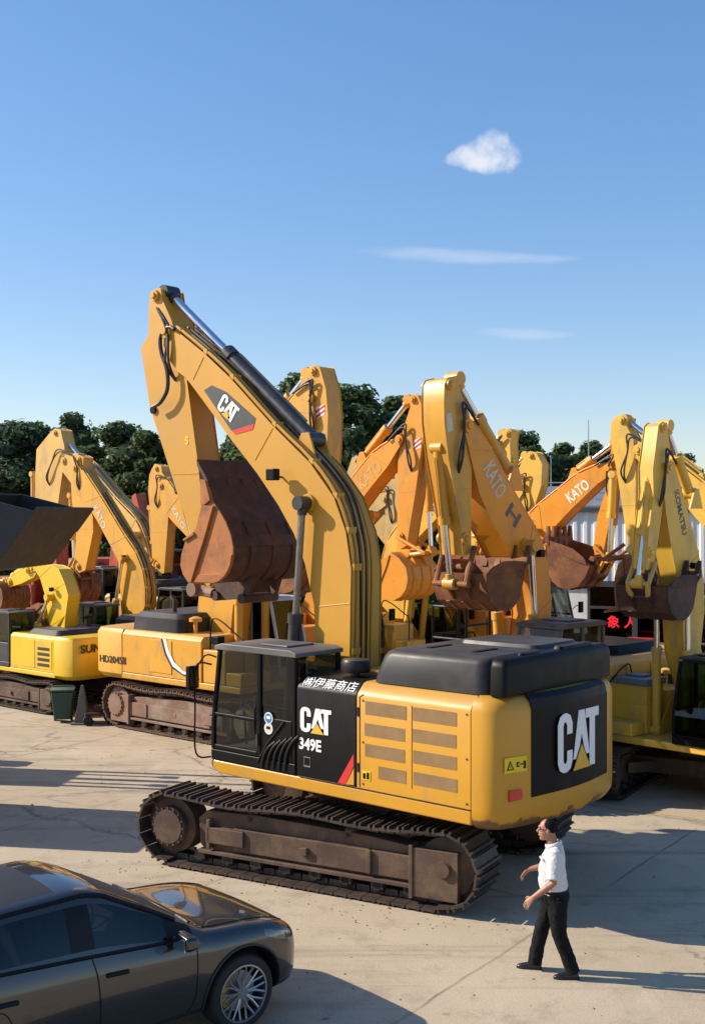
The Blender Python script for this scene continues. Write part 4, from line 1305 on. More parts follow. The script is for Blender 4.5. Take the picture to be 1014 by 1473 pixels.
# ------------------------------------------------------------------ the parked machines behind
LF, RF = (-.755, .656), (.755, -.656)     # headings: bows to the far left / to the near right
YARD = 'excavators parked in the yard'
def digger(label, c, u, k, paint, hood=None, tyaw=0, track=None, frame=None, fine=True, crawl=None, **hs):
    fr = Frame(c, u)
    root = thing('excavator', label, 'excavator', (c[0], c[1], 0), fr.yaw, YARD)
    crawler(root, k, tyaw, track or M['track'], frame or M['frame'], fine=fine)
    co, to = house(root, k, paint, hood or M['hood'], **hs)
    return root, fr, co, to

# yellow machine with black house number plate, far left (only its stern lettering partly seen)
root, fr, co, to = digger('bright yellow excavator at the left edge with dark lettering on its counterweight', (-8.3, 32.6), LF, .80, M['lemon'], tail=3.3, top=2.5, hood_top=2.66, cabm=M['cab_dark'], gl=M['glass_green'])
arms(root, fr, .80, 1, M['lemon'], ('c1', [(150, 840), (200, 825), (290, 832), (330, 850), (365, 930), (385, 1000), (370, 1110), (350, 1330), (-.1, 1.75, 'l')], [(.2, 1.55, 'l'), (280, 1330), (280, 1180), (255, 1000), (225, 900), (200, 862), (150, 880)]),
     ('c1', [(190, 815), (230, 840), (190, 900), (120, 935), (40, 960), (20, 930), (60, 900), (140, 850)]), w_b=.5, w_s=.4,
     cy=dict(bp=('c1', (275, 1010)), k0=('c1', (140, 850)), k1=('c1', (40, 915))), bk=dict(pin=('c1', (40, 930)), ang=-60, size=.85, w=1.1, flip=-1, mat=M['rust']), hose=False)
x = -3.3 * .80
lettering('SUNWARD', (x - .005, 0.10, 1.72), (0, -1, 0), (0, 0, 1), .22, M['letter_dark'], co, 1.7, .03)

# amber machine with the model number on its flank
root, fr, co, to = digger('amber excavator with white and black swoosh stripe and model number on its flank', (-2.96, 28.5), RF, 1.0, M['amber'], hood=M['hood'], track=M['track_rust'], frame=M['frame_pale'], tail=3.55, top=2.36, hood_top=2.80, vents=False, cabx=-.75, cabm=M['cab_white'], gl=M['glass_dark'])
amber_fr = fr
amber_arm = arms(root, fr, 1.0, -1, M['amber'], ('c2', [(690, 375), (640, 440), (600, 490), (520, 640), (440, 740), (340, 880), (290, 1010), (280, 1200), (275, 1330), (-.1, 2.0, 'l')], [(.3, 1.75, 'l'), (400, 1340), (412, 1210), (430, 1100), (500, 960), (600, 800), (700, 620), (720, 520)]),
     ('c2', [(688, 345), (715, 328), (735, 332), (760, 420), (768, 520), (765, 640), (750, 860), (720, 1010), (690, 1010), (690, 840), (700, 640), (640, 500), (655, 420)]), w_b=.6, w_s=.5,
     cy=dict(bp=('c2', (432, 1000)), bb=(.78, 1.55), s0=('c2', (540, 560)), s1=('c2', (697, 360)), k0=('c2', (770, 420)), k1=('c2', (760, 900))), bk=dict(pin=('c2', (705, 1000)), ang=200, size=1.0, w=1.3, flip=1, mat=M['rust']))
yk = -1.476
lettering('HD2045Ⅱ', (-2.62, -1.470, 1.60), (1, 0, 0), (0, 0, 1), .185, M['letter_dark'], co, 1.02, .012)
# swoosh
sw = [(-.78, 2.24), (-.60, 2.24), (-.50, 1.98), (-.30, 1.72), (.02, 1.54), (.50, 1.47), (.55, 1.40), (.0, 1.44), (-.40, 1.62), (-.62, 1.92)]
m = MB(); m.prism(sw, -1.478, -1.480); m.build('stripe', M['white'], root, smooth=0)
sw = [(-.78, 2.235), (-.71, 2.235), (-.58, 1.90), (-.36, 1.62), (.0, 1.47), (.52, 1.42), (.55, 1.40), (.0, 1.44), (-.40, 1.58), (-.64, 1.88)]
m = MB(); m.prism(sw, -1.4805, -1.483); m.build('stripe', M['letter_dark'], root, smooth=0)

# left row beyond: near one, tall one behind it, one beside the big bucket
root, fr, co, to = digger('amber excavator with pale lettered boom rising between bright yellow and tall gold ones', (-6.15, 33.6), LF, .84, M['amber'], cabm=M['cab_dark'], gl=M['glass_green'])
arms(root, fr, .84, 1, M['amber'], ('c1', [(440, 222), (470, 300), (560, 440), (640, 570), (700, 670), (760, 760), (800, 860), (815, 960), (815, 1060), (-.1, 1.8, 'l')], [(.25, 1.55, 'l'), (680, 1060), (672, 900), (665, 810), (620, 720), (545, 580), (480, 480), (425, 430), (398, 330)]),
     ('c1', [(425, 225), (445, 212), (470, 225), (465, 330), (490, 460), (522, 560), (525, 640), (480, 860), (430, 880), (418, 830), (430, 640), (405, 470), (398, 330)]), w_b=.5, w_s=.42,
     cy=dict(bp=('c1', (690, 790)), s0=('c1', (720, 690)), s1=('c1', (452, 225)), sf=.45, k0=('c1', (402, 440)), k1=('c1', (420, 850))), bk=dict(pin=('c1', (450, 870)), ang=-20, size=1.0, w=1.25, flip=-1, mat=M['rust'], side=M['rust_pale']),
     texts=[('KATO', 'c1', (535, 500), (590, 620), .26, 0, M['letter_pale'])])
root, fr, co, to = digger('tall gold excavator in the left row, its angular stick head highest among the trees there', (-7.3, 41.5), LF, 1.05, M['gold'], cabm=M['cab_dark'], gl=M['glass'])
arms(root, fr, 1.05, 1, M['gold'], ('c1', [(372, 195), (410, 215), (490, 275), (640, 450), (760, 575), (810, 680), (838, 800), (840, 960), (-.1, 2.1, 'l')], [(.4, 1.9, 'l'), (720, 960), (715, 830), (690, 730), (610, 640), (520, 540), (400, 370), (340, 290)]),
     ('c1', [(285, 85), (312, 62), (342, 72), (362, 160), (368, 230), (350, 330), (330, 470), (310, 620), (240, 860), (205, 850), (215, 600), (200, 450), (200, 330), (207, 180)]), w_b=.62, w_s=.5,
     cy=dict(bp=('c1', (762, 660)), s0=('c1', (620, 420)), s1=('c1', (335, 85)), sf=.5, k0=('c1', (190, 320)), k1=('c1', (190, 700))), bk=dict(pin=('c1', (225, 850)), ang=-60, size=1.1, w=1.5, flip=-1, mat=M['rust']))
root, fr, co, to = digger('amber excavator with pale lettered boom rising behind the big rusty bucket', (-4.35, 38.5), LF, .88, M['amber'], cabm=M['cab_dark'], gl=M['glass'])
arms(root, fr, .88, 1, M['amber'], ('c0', [(712, 240), (735, 270), (790, 350), (830, 415), (900, 540), (960, 640), (990, 760), (990, 880), (-.1, 1.8, 'l')], [(.3, 1.6, 'l'), (890, 880), (890, 760), (870, 660), (828, 530), (770, 470), (735, 430), (705, 360)]),
     ('c0', [(672, 225), (690, 207), (712, 215), (718, 260), (730, 340), (745, 430), (735, 560), (725, 690), (690, 690), (672, 620), (666, 440), (655, 330), (660, 255)]), w_b=.5, w_s=.42,
     cy=dict(bp=('c0', (905, 640)), s0=('c0', (860, 430)), s1=('c0', (700, 222)), sf=.5, k0=('c0', (668, 400)), k1=('c0', (684, 660))), bk=dict(pin=('c0', (705, 680)), ang=-25, size=1.0, w=1.3, flip=-1, mat=M['rust_dark']),
     texts=[('KATO', 'c0', (765, 400), (815, 490), .24, 0, M['letter_pale'])])

# orange pair facing right
root, fr, co, to = digger('orange excavator with orange bucket and red and white stripes on its stick', (-1.5, 34.4), RF, 1.0, M['orange'], cabm=M['cab_dark'], gl=M['glass'])
OB = arms(root, fr, 1.0, -1, M['orange'], ('c6', [(770, 475), (700, 530), (600, 600), (470, 760), (380, 850), (290, 960), (240, 1100), (235, 1400), (-.1, 2.0, 'l')], [(.4, 1.75, 'l'), (400, 1400), (410, 1180), (450, 1000), (515, 895), (600, 780), (690, 670), (765, 545)]),
     ('c6', [(812, 285), (830, 262), (860, 262), (885, 330), (900, 380), (895, 470), (880, 570), (850, 800), (820, 980), (800, 1110), (748, 1140), (745, 1000), (750, 640), (775, 470), (820, 330)]), w_b=.6, w_s=.46,
     cy=dict(bp=('c6', (500, 940)), s0=('c6', (570, 610)), s1=('c6', (818, 292)), sf=.5, k0=('c6', (912, 560)), k1=('c6', (935, 1150)), kf=.6), bk=dict(pin=('c6', (772, 1165)), ang=236, size=1.02, w=1.3, flip=1, mat=M['orange'], teeth=5),
     texts=[('KATO', 'c6', (535, 775), (650, 655), .34, 0, M['gold'])])
def hazard(fr, root_boom, crop, quad, off, sgn):
    st = root_boom
    q = fr.pts(crop, quad, off)
    m = MB(); m.prism(q, off + sgn * .002, off + sgn * .006)
    o = m.build('hazard_label', M['white'], st, smooth=0)
    (ax, az), (bx, bz), (cx, cz), (dx, dz) = q
    def L(t, s):
        x = (ax * (1 - t) + bx * t) * (1 - s) + (dx * (1 - t) + cx * t) * s
        z = (az * (1 - t) + bz * t) * (1 - s) + (dz * (1 - t) + cz * t) * s
        return (x, z)
    for s0 in (.12, .58):
        m = MB(); m.prism([L(0, s0 + .16), L(1, s0 - .10), L(1, s0 + .14), L(0, s0 + .40)], off + sgn * .0062, off + sgn * .0085)
        m.build('hazard_stripe', M['redmark'], o, smooth=0)
hazard(amber_fr, amber_arm[1], 'c6', [(292, 335), (340, 318), (340, 376), (290, 402)], -.25, -1)
hazard(fr, OB[1], 'c6', [(838, 525), (880, 500), (880, 560), (835, 578)], -.23, -1)
root, fr, co, to = digger('orange excavator with maroon bucket held out before the white shed', (4.5, 37.2), RF, 1.0, M['orange'], cabm=M['cab_dark'], gl=M['glass'])
arms(root, fr, 1.0, -1, M['orange'], ('c4', [(512, 305), (430, 335), (330, 380), (230, 460), (130, 540), (70, 600), (30, 700), (10, 850), (0, 1200), (-.1, 2.0, 'l')], [(.4, 1.75, 'l'), (130, 1200), (140, 900), (150, 725), (300, 565), (440, 430), (505, 385)]),
     ('c4', [(520, 190), (545, 175), (575, 200), (560, 300), (525, 410), (512, 500), (505, 620), (470, 800), (425, 810), (418, 760), (440, 600), (480, 480), (500, 400), (505, 300)]), w_b=.6, w_s=.46,
     cy=dict(bp=('c4', (160, 770)), s0=('c4', (330, 365)), s1=('c4', (540, 205)), sf=.4, k0=('c4', (545, 380)), k1=('c4', (510, 820))), bk=dict(pin=('c4', (440, 830)), ang=150, size=1.15, w=1.25, flip=1, mat=M['rust']),
     texts=[('KATO', 'c4', (282, 510), (388, 425), .34, 0, M['white'])])

# tall orange one turned toward the viewer
HU = (-.72, -.69)
root, fr, co, to = digger('tall orange excavator turned toward the viewer, dark letter on its boom, brown grey cab', (3.95, 23.5), HU, 1.0, M['amber'], hood=M['black'], cabm=M['cab_brown'], gl=M['glass'], roofm=M['cab_brown'], tail=3.3, top=2.42, hood_top=2.6)
HB = arms(root, fr, 1.0, 1, M['amber'], ('c3', [(585, 275), (625, 315), (700, 430), (800, 620), (900, 790), (945, 880), (975, 1000), (990, 1150), (985, 1330), (-.2, 2.2, 'l')], [(.25, 1.8, 'l'), (905, 1360), (918, 1240), (905, 1090), (870, 985), (790, 955), (740, 850), (690, 760), (640, 640), (590, 430), (570, 340)]),
     ('c3', [(470, 110), (485, 78), (530, 68), (548, 150), (590, 250), (605, 330), (605, 450), (600, 700), (600, 930), (560, 950), (548, 800), (520, 640), (490, 470), (470, 300), (468, 200)]), w_b=.62, w_s=.55,
     cy=dict(bp=('c3', (890, 895)), bb=(1.0, 1.6), s0=('c3', (780, 540)), s1=('c3', (520, 85)), sf=.6, k0=('c3', (440, 420)), k1=('c3', (500, 1080)), kf=.55), bk=dict(pin=('c3', (560, 1000)), ang=168, size=.85, w=1.25, flip=1, mat=M['rust'], side=M['rust'], linkmat=M['rust']), boom_paint=M['orange'],
     texts=[('KATO', 'c3', (680, 500), (750, 650), .36, 0, M['letter_pale']), ('H', 'c3', (780, 712), (828, 780), .30, 0, M['letter_grey'])])
p = fr.pts('c3', [(478, 250), (502, 250), (512, 335), (484, 345)], .275)
m = MB(); m.prism(p, .276, .280); m.build('label_plate', M['letter_pale'], HB[1], smooth=0)
rl = [[(2.0, -1.35, 1.80), (2.0, -1.35, 3.34), (1.95, -1.35, 3.40), (1.3, -1.35, 3.40), (1.25, -1.35, 3.32), (1.25, -1.35, 1.90)], [(2.0, -1.35, 2.82), (1.25, -1.35, 2.82)], [(2.0, -1.35, 3.38), (2.0, -.55, 3.38), (2.0, -.5, 3.32), (2.0, -.5, 1.80)], [(2.0, -1.35, 2.77), (2.0, -.5, 2.77)],
      [(1.2, -1.38, 1.90), (1.2, -1.38, 3.34), (1.15, -1.38, 3.40), (.3, -1.38, 3.40), (.25, -1.38, 3.32), (.25, -1.38, 2.20)], [(1.2, -1.38, 2.92), (.25, -1.38, 2.92)], [(1.6, -1.35, 2.82), (1.6, -1.35, 1.90)]]
rails(root, rl, .026, M['black'], 'guard_rail')

# pair of yellow ones seen between
root, fr, co, to = digger('yellow excavator whose blue lettered boom slopes between the two orange sticks', (1.1, 36.0), RF, .95, M['yellow'], cabm=M['black'], gl=M['glass_green'])
arms(root, fr, .95, -1, M['yellow'], ('c3', [(735, 375), (660, 455), (600, 520), (440, 610), (340, 700), (250, 790), (190, 880), (160, 1000), (160, 1250), (-.1, 1.9, 'l')], [(.4, 1.65, 'l'), (270, 1250), (280, 1050), (310, 890), (440, 755), (600, 640), (680, 560), (735, 460)]),
     ('c3', [(755, 340), (775, 322), (795, 335), (788, 400), (792, 480), (770, 590), (740, 680), (690, 770), (660, 850), (625, 925), (600, 890), (600, 800), (640, 640), (700, 420)]), w_b=.55, w_s=.44,
     cy=dict(bp=('c3', (330, 920)), s0=('c3', (560, 530)), s1=('c3', (760, 350)), sf=.5, k0=('c3', (800, 480)), k1=('c3', (690, 840))), bk=dict(pin=('c3', (615, 915)), ang=215, size=1.0, w=1.2, flip=1, mat=M['rust']),
     texts=[('K NS', 'c3', (385, 735), (445, 690), .34, 0, M['letter_blue'])])
root, fr, co, to = digger('yellow excavator with rounded stick head, just left of the far orange boom', (2.9, 40.0), RF, .95, M['yellow'], cabm=M['cab_dark'], gl=M['glass'])
arms(root, fr, .95, -1, M['yellow'], ('c3', [(850, 560), (790, 590), (740, 620), (640, 720), (560, 800), (500, 900), (480, 1050), (480, 1250), (-.1, 1.9, 'l')], [(.4, 1.65, 'l'), (590, 1250), (600, 1050), (640, 920), (720, 820), (800, 720), (850, 640)]),
     ('c3', [(865, 450), (885, 435), (915, 442), (945, 500), (940, 600), (915, 680), (890, 800), (850, 920), (815, 910), (820, 800), (830, 650), (810, 560), (840, 500)]), w_b=.55, w_s=.44,
     cy=dict(bp=('c3', (660, 890)), s0=('c3', (700, 620)), s1=('c3', (868, 455)), sf=.5, k0=('c3', (945, 580)), k1=('c3', (890, 850))), bk=dict(pin=('c3', (835, 905)), ang=220, size=1.0, w=1.2, flip=1, mat=M['rust']))
# bleached pair behind the big boom
root, fr, co, to = digger('sun bleached tan excavator, its boom sloping down right just behind the orange stick', (2.3, 40.5), LF, .95, M['tan'], cabm=M['cab_dark'], gl=M['glass'])
arms(root, fr, .95, 1, M['tan'], ('c3', [(40, 590), (90, 665), (150, 720), (230, 790), (290, 860), (330, 950), (345, 1080), (340, 1250), (-.1, 1.9, 'l')], [(.4, 1.65, 'l'), (250, 1250), (245, 1080), (225, 960), (180, 890), (110, 800), (50, 730), (15, 660)]),
     ('c3', [(20, 470), (45, 455), (60, 480), (65, 560), (50, 700), (20, 900), (-20, 960), (-35, 900), (-20, 700), (-10, 560)]), w_b=.55, w_s=.44, cyl_paint=M['cyl_black'],
     cy=dict(bp=('c3', (240, 890)), s0=('c3', (190, 720)), s1=('c3', (45, 470)), sf=.6, k0=('c3', (-20, 600)), k1=('c3', (-35, 880))), bk=dict(pin=('c3', (-10, 950)), ang=-30, size=1.0, w=1.2, flip=-1, mat=M['rust']))
root, fr, co, to = digger('sun bleached tan excavator, its stick with looped hose hanging just left of the orange stick', (-1.9, 41.5), RF, .95, M['tan'], cabm=M['cab_dark'], gl=M['glass'])
arms(root, fr, .95, -1, M['tan'], ('c3', [(190, 630), (120, 640), (40, 690), (-60, 780), (-130, 880), (-160, 1000), (-165, 1250), (-.1, 1.9, 'l')], [(.4, 1.65, 'l'), (-60, 1250), (-55, 1050), (-20, 930), (60, 820), (130, 740), (185, 700)]),
     ('c3', [(180, 540), (205, 525), (240, 540), (262, 600), (262, 700), (250, 850), (235, 1000), (190, 1010), (180, 900), (185, 760), (170, 640)]), w_b=.55, w_s=.44,
     cy=dict(bp=('c3', (-40, 900)), s0=('c3', (20, 670)), s1=('c3', (185, 550)), sf=.5, k0=('c3', (262, 640)), k1=('c3', (240, 930))), bk=dict(pin=('c3', (205, 990)), ang=225, size=1.0, w=1.2, flip=1, mat=M['rust']))

# right edge: yellow one facing left (body beyond the frame) and the one turned toward the viewer
root, fr, co, to = digger('yellow excavator with broad stick head, left of the narrow stick at the right edge', (10.3, 28.6), LF, 1.0, M['yellow'], cabm=M['cab_dark'], gl=M['glass'])
arms(root, fr, 1.0, 1, M['yellow'], ('c4', [(655, 195), (720, 230), (850, 310), (1006, 430), (1100, 520), (1190, 620), (1240, 760), (1250, 900), (1250, 1200), (-.1, 2.0, 'l')], [(.4, 1.75, 'l'), (1130, 1200), (1120, 900), (1080, 760), (1006, 660), (900, 540), (790, 420), (690, 340), (640, 290)]),
     ('c4', [(512, 100), (535, 72), (570, 62), (598, 75), (592, 115), (632, 195), (642, 300), (645, 420), (640, 620), (640, 830), (615, 840), (600, 740), (560, 480), (540, 350), (508, 180)]), w_b=.62, w_s=.5,
     cy=dict(bp=('c4', (1090, 800)), s0=('c4', (1000, 400)), s1=('c4', (590, 85)), sf=.45, k0=('c4', (525, 380)), k1=('c4', (500, 830)), kf=.5), bk=dict(pin=('c4', (625, 840)), ang=-78, size=1.0, w=1.3, flip=-1, mat=M['rust'], linkmat=M['rust']))
root, fr, co, to = digger('yellow excavator with grey topped tool box and black cab at the right edge', (6.55, 22.4), (-.72, -.69), .82, M['yellow'], hood=M['hood'], tyaw=R(16), cabm=M['black'], gl=M['glass_green'], top=2.25, hood_top=2.6, tail=3.0)
KB = arms(root, fr, .82, 1, M['yellow'], ('c4', [(830, 300), (850, 330), (890, 460), (940, 650), (980, 800), (1006, 950), (1010, 1100), (990, 1300), (-.1, 1.8, 'l')], [(.3, 1.5, 'l'), (900, 1330), (892, 1180), (890, 1060), (865, 930), (835, 780), (810, 620), (795, 480), (800, 380)]),
     ('c4', [(765, 118), (785, 98), (812, 105), (818, 180), (828, 250), (812, 380), (795, 500), (770, 680), (740, 880), (700, 890), (712, 700), (738, 480), (735, 350), (752, 220)]), w_b=.5, w_s=.38, stick_paint=M['yellow'],
     cy=dict(bp=('c4', (920, 960)), bb=(.95, 1.15), s0=('c4', (930, 480)), s1=('c4', (800, 120)), sf=.55, k0=('c4', (712, 380)), k1=('c4', (655, 960)), kf=.55), bk=dict(pin=('c4', (690, 945)), ang=168, size=.92, w=1.25, flip=1, mat=M['rust_dark'], linkmat=M['gold']),
     texts=[('KOMATSU', 'c4', (858, 465), (905, 700), .20, 0, M['letter_grey'])])
m = MB(); m.box(.545, 1.145, -1.178, -.415, 1.60, 1.975); m.build('tool_box', M['yellow'], to, bevel=.02)
m = MB(); m.box(.50, 1.2, -1.22, -.38, 1.98, 2.10); m.box(.62, .95, -1.0, -.62, 2.10, 2.14)
m.build('tool_box_lid', surf('blue grey lid', (.13, .16, .19), .55, var=.2, dirt=(.2, .19, .17), damt=.3), to, bevel=.03)
# ------------------------------------------------------------------ ground
def concrete():
    m, t, b = nodes('concrete yard')
    geo = N(t, 'ShaderNodeNewGeometry')
    pos = geo.outputs['Position']
    n1 = N(t, 'ShaderNodeTexNoise', Scale=.22, Detail=8.0, Roughness=.62)
    t.links.new(pos, n1.inputs['Vector'])
    col = mix(t, ramp(t, n1.outputs[0], .32, .68), (.40, .32, .218), (.505, .412, .295))
    n2 = N(t, 'ShaderNodeTexNoise', Scale=1.7, Detail=10.0, Roughness=.7)
    t.links.new(pos, n2.inputs['Vector'])
    col = mix(t, ramp(t, n2.outputs[0], .52, .78), col, (.27, .215, .16))
    n2b = N(t, 'ShaderNodeTexNoise', Scale=.8, Detail=9.0, Roughness=.7)
    mp = N(t, 'ShaderNodeMapping')
    mp.inputs['Rotation'].default_value = (0, 0, R(-40))
    mp.inputs['Scale'].default_value = (1, .35, 1)
    mp.inputs['Location'].default_value = (5.2, 1.3, 0)
    t.links.new(pos, mp.inputs[0])
    t.links.new(mp.outputs[0], n2b.inputs['Vector'])
    col = mix(t, ramp(t, n2b.outputs[0], .55, .72), col, (.56, .465, .335))
    # slab joints and cracks
    n3 = N(t, 'ShaderNodeTexNoise', Scale=.9, Detail=4.0)
    t.links.new(pos, n3.inputs['Vector'])
    ad = N(t, 'ShaderNodeVectorMath', operation='MULTIPLY_ADD')
    ad.inputs[1].default_value = (.14, .14, 0)
    t.links.new(n3.outputs['Color'], ad.inputs[0])
    t.links.new(pos, ad.inputs[2])
    br = N(t, 'ShaderNodeMapping')
    br.inputs['Rotation'].default_value = (0, 0, R(35))
    br.inputs['Location'].default_value = (1.9, 1.1, 0)
    t.links.new(ad.outputs[0], br.inputs[0])
    sx = N(t, 'ShaderNodeSeparateXYZ')
    t.links.new(br.outputs[0], sx.inputs[0])
    lines = []
    for ax, pitch in (('X', 4.6), ('Y', 5.2)):
        pp = N(t, 'ShaderNodeMath', operation='PINGPONG')
        pp.inputs[1].default_value = pitch / 2
        t.links.new(sx.outputs[ax], pp.inputs[0])
        lines.append(ramp(t, pp.outputs[0], .008, .03))
    vo = N(t, 'ShaderNodeTexVoronoi', Scale=.17)
    vo.feature = 'DISTANCE_TO_EDGE'
    n5 = N(t, 'ShaderNodeTexNoise', Scale=.8, Detail=8.0, Roughness=.7)
    t.links.new(pos, n5.inputs['Vector'])
    ad2 = N(t, 'ShaderNodeVectorMath', operation='MULTIPLY_ADD')
    ad2.inputs[1].default_value = (1.6, 1.6, 0)
    t.links.new(n5.outputs['Color'], ad2.inputs[0])
    t.links.new(pos, ad2.inputs[2])
    t.links.new(ad2.outputs[0], vo.inputs['Vector'])
    lines.append(ramp(t, vo.outputs['Distance'], .0015, .006))
    n6 = N(t, 'ShaderNodeTexNoise', Scale=.5, Detail=5.0)
    t.links.new(pos, n6.inputs['Vector'])
    k = ramp(t, n6.outputs[0], .40, .56)
    for i, ln in enumerate(lines):
        inv = N(t, 'ShaderNodeMath', operation='SUBTRACT')
        inv.inputs[0].default_value = 1
        t.links.new(ln, inv.inputs[1])
        mu = N(t, 'ShaderNodeMath', operation='MULTIPLY')
        t.links.new(inv.outputs[0], mu.inputs[0])
        t.links.new(k, mu.inputs[1])
        m2 = N(t, 'ShaderNodeMath', operation='MULTIPLY')
        t.links.new(mu.outputs[0], m2.inputs[0])
        m2.inputs[1].default_value = (.7, .6, .75)[i]
        col = mix(t, m2.outputs[0], col, (.14, .105, .08))
    # tyre and crawler scuffs in two sweeps
    for rot, loc, sc_, amt in ((-12, (2.0, 7.0, 0), (.10, 1.6, 1), .42), (38, (9.0, 1.0, 0), (.12, 1.9, 1), .45)):
        m5 = N(t, 'ShaderNodeMapping')
        m5.inputs['Rotation'].default_value = (0, 0, R(rot))
        m5.inputs['Location'].default_value = loc
        m5.inputs['Scale'].default_value = sc_
        t.links.new(pos, m5.inputs[0])
        n9 = N(t, 'ShaderNodeTexNoise', Scale=1.5, Detail=6.0, Roughness=.6)
        t.links.new(m5.outputs[0], n9.inputs['Vector'])
        m6 = N(t, 'ShaderNodeMath', operation='MULTIPLY')
        t.links.new(ramp(t, n9.outputs[0], .56, .68), m6.inputs[0])
        m6.inputs[1].default_value = amt
        col = mix(t, m6.outputs[0], col, (.22, .175, .13))
    # fine grit
    n7 = N(t, 'ShaderNodeTexNoise', Scale=45.0, Detail=4.0)
    t.links.new(pos, n7.inputs['Vector'])
    col2 = N(t, 'ShaderNodeMix')
    col2.data_type = 'RGBA'
    col2.blend_type = 'OVERLAY'
    col2.inputs[0].default_value = .35
    t.links.new(col, col2.inputs[6])
    t.links.new(n7.outputs[0], col2.inputs[7])
    # oil spots
    n8 = N(t, 'ShaderNodeTexNoise', Scale=2.6, Detail=3.0)
    t.links.new(pos, n8.inputs['Vector'])
    oil = ramp(t, n8.outputs[0], .70, .78)
    col3 = mix(t, oil, col2.outputs[2], (.19, .155, .12))
    t.links.new(col3, b.inputs['Base Color'])
    b.inputs['Roughness'].default_value = .9
    b.inputs['Specular IOR Level'].default_value = .25
    bp = N(t, 'ShaderNodeBump', Strength=.35, Distance=.03)
    t.links.new(n2.outputs[0], bp.inputs['Height'])
    t.links.new(bp.outputs[0], b.inputs['Normal'])
    return m
CONC = concrete()
g = MB()
S = 900
g.add([(-S, -40, 0), (S, -40, 0), (S, S, 0), (-S, S, 0)], [(0, 1, 2, 3)])
tag(g.build('concrete_yard', CONC, smooth=0), kind='structure')
YL = surf('worn yellow line', (.52, .36, .14), .85, var=.1, dirt=(.42, .34, .24), damt=.62, dscale=2.5)
m = MB()
def gp(x, y):
    Y = 1700 * CAM_H / (y - 741.)
    return ((x - 507.) / 1700. * Y, Y)
a, b = Vector(gp(-40, 1028)), Vector(gp(420, 1094))
d = (b - a).normalized(); nn = Vector((-d.y, d.x)) * .07
a -= d * 4; b += d * 14
m.add([(*(a - nn), .004), (*(b - nn), .004), (*(b + nn), .004), (*(a + nn), .004)], [(0, 1, 2, 3)])
tag(m.build('painted_line', YL, smooth=0), kind='structure')

# loose stones and crumbs of dry mud
rnd = random.Random(11)
m = MB()
for i in range(420):
    x, y = rnd.uniform(-9, 9), rnd.uniform(10.5, 27)
    if rnd.random() < .35:
        t_ = rnd.uniform(-3.2, 3.2)
        x, y = .1 + t_ * -.87 + rnd.gauss(-.9, .5), 17.9 + t_ * .48 + rnd.gauss(-1.7, .45)
    r = rnd.uniform(.005, .016) * (1.6 if rnd.random() < .06 else 1)
    a = rnd.uniform(0, 6)
    m.loft([[(x + r * q * math.cos(a + k * 1.57), y + r * q * math.sin(a + k * 1.57) * .8, z) for k in range(4)] for q, z in ((1, .0005), (.9, r * .5), (.3, r * .9))])
tag(m.build('loose_stones', surf('dry mud crumbs', (.24, .19, .14), .9, var=.3), smooth=0), kind='stuff')
# ------------------------------------------------------------------ red machines in the last row
def red_machine(label, X, Y, u, k, arm):
    root, fr, co, to = digger(label, (X, Y), u, k, M['red'], hood=M['red'], cabm=M['cab_dark'], gl=M['glass'], fine=False)
    root['group'] = 'red machines in the back row'
    wb = .55 * k
    z0 = 1.9 * k
    T = [(1.6 * arm, 4.6 * k), (.9 * arm, 4.4 * k), (.2, 3.6 * k), (-.1, 2.2 * k)]
    B = [(.3, 1.8 * k), (.65, 3.0 * k), (1.2 * arm, 3.9 * k), (1.7 * arm, 4.3 * k)]
    bo = box_beam(root, 'boom', T + B, wb, M['red'])
    st = box_beam(root, 'stick', [(1.45 * arm, 4.9 * k), (1.7 * arm, 5.0 * k), (2.0 * arm, 4.4 * k), (1.9 * arm, 2.2 * k), (1.65 * arm, 2.2 * k), (1.45 * arm, 4.3 * k)], .42 * k, M['red'])
    bucket(root, (1.78 * arm, 2.25 * k), R(200), .95 * k, 1.2 * k, 1, M['rust'])
    ram(root, (1.0, .42, 1.5 * k), (.95 * arm, .42, 3.7 * k), .55, .09, .05, M['red'], M['chrome'], 'boom_cylinder')
    ram(root, (1.0, -.42, 1.5 * k), (.95 * arm, -.42, 3.7 * k), .55, .09, .05, M['red'], M['chrome'], 'boom_cylinder')
    return root
red_machine('red orange machine low behind the bright yellow excavator at the left edge', -10.6, 38.5, RF, 1.08, 1.0)
red_machine('red orange machine low between the two amber excavators of the left row', -9.3, 46.5, RF, 1.2, .9)
red_machine('dull red machine behind the stick beside the big rusty bucket', -6.0, 47.5, RF, 1.1, 1.0)
red_machine('dull red machine behind the dusty white cab and the big boom', -2.4, 48, LF, 1.0, .9)

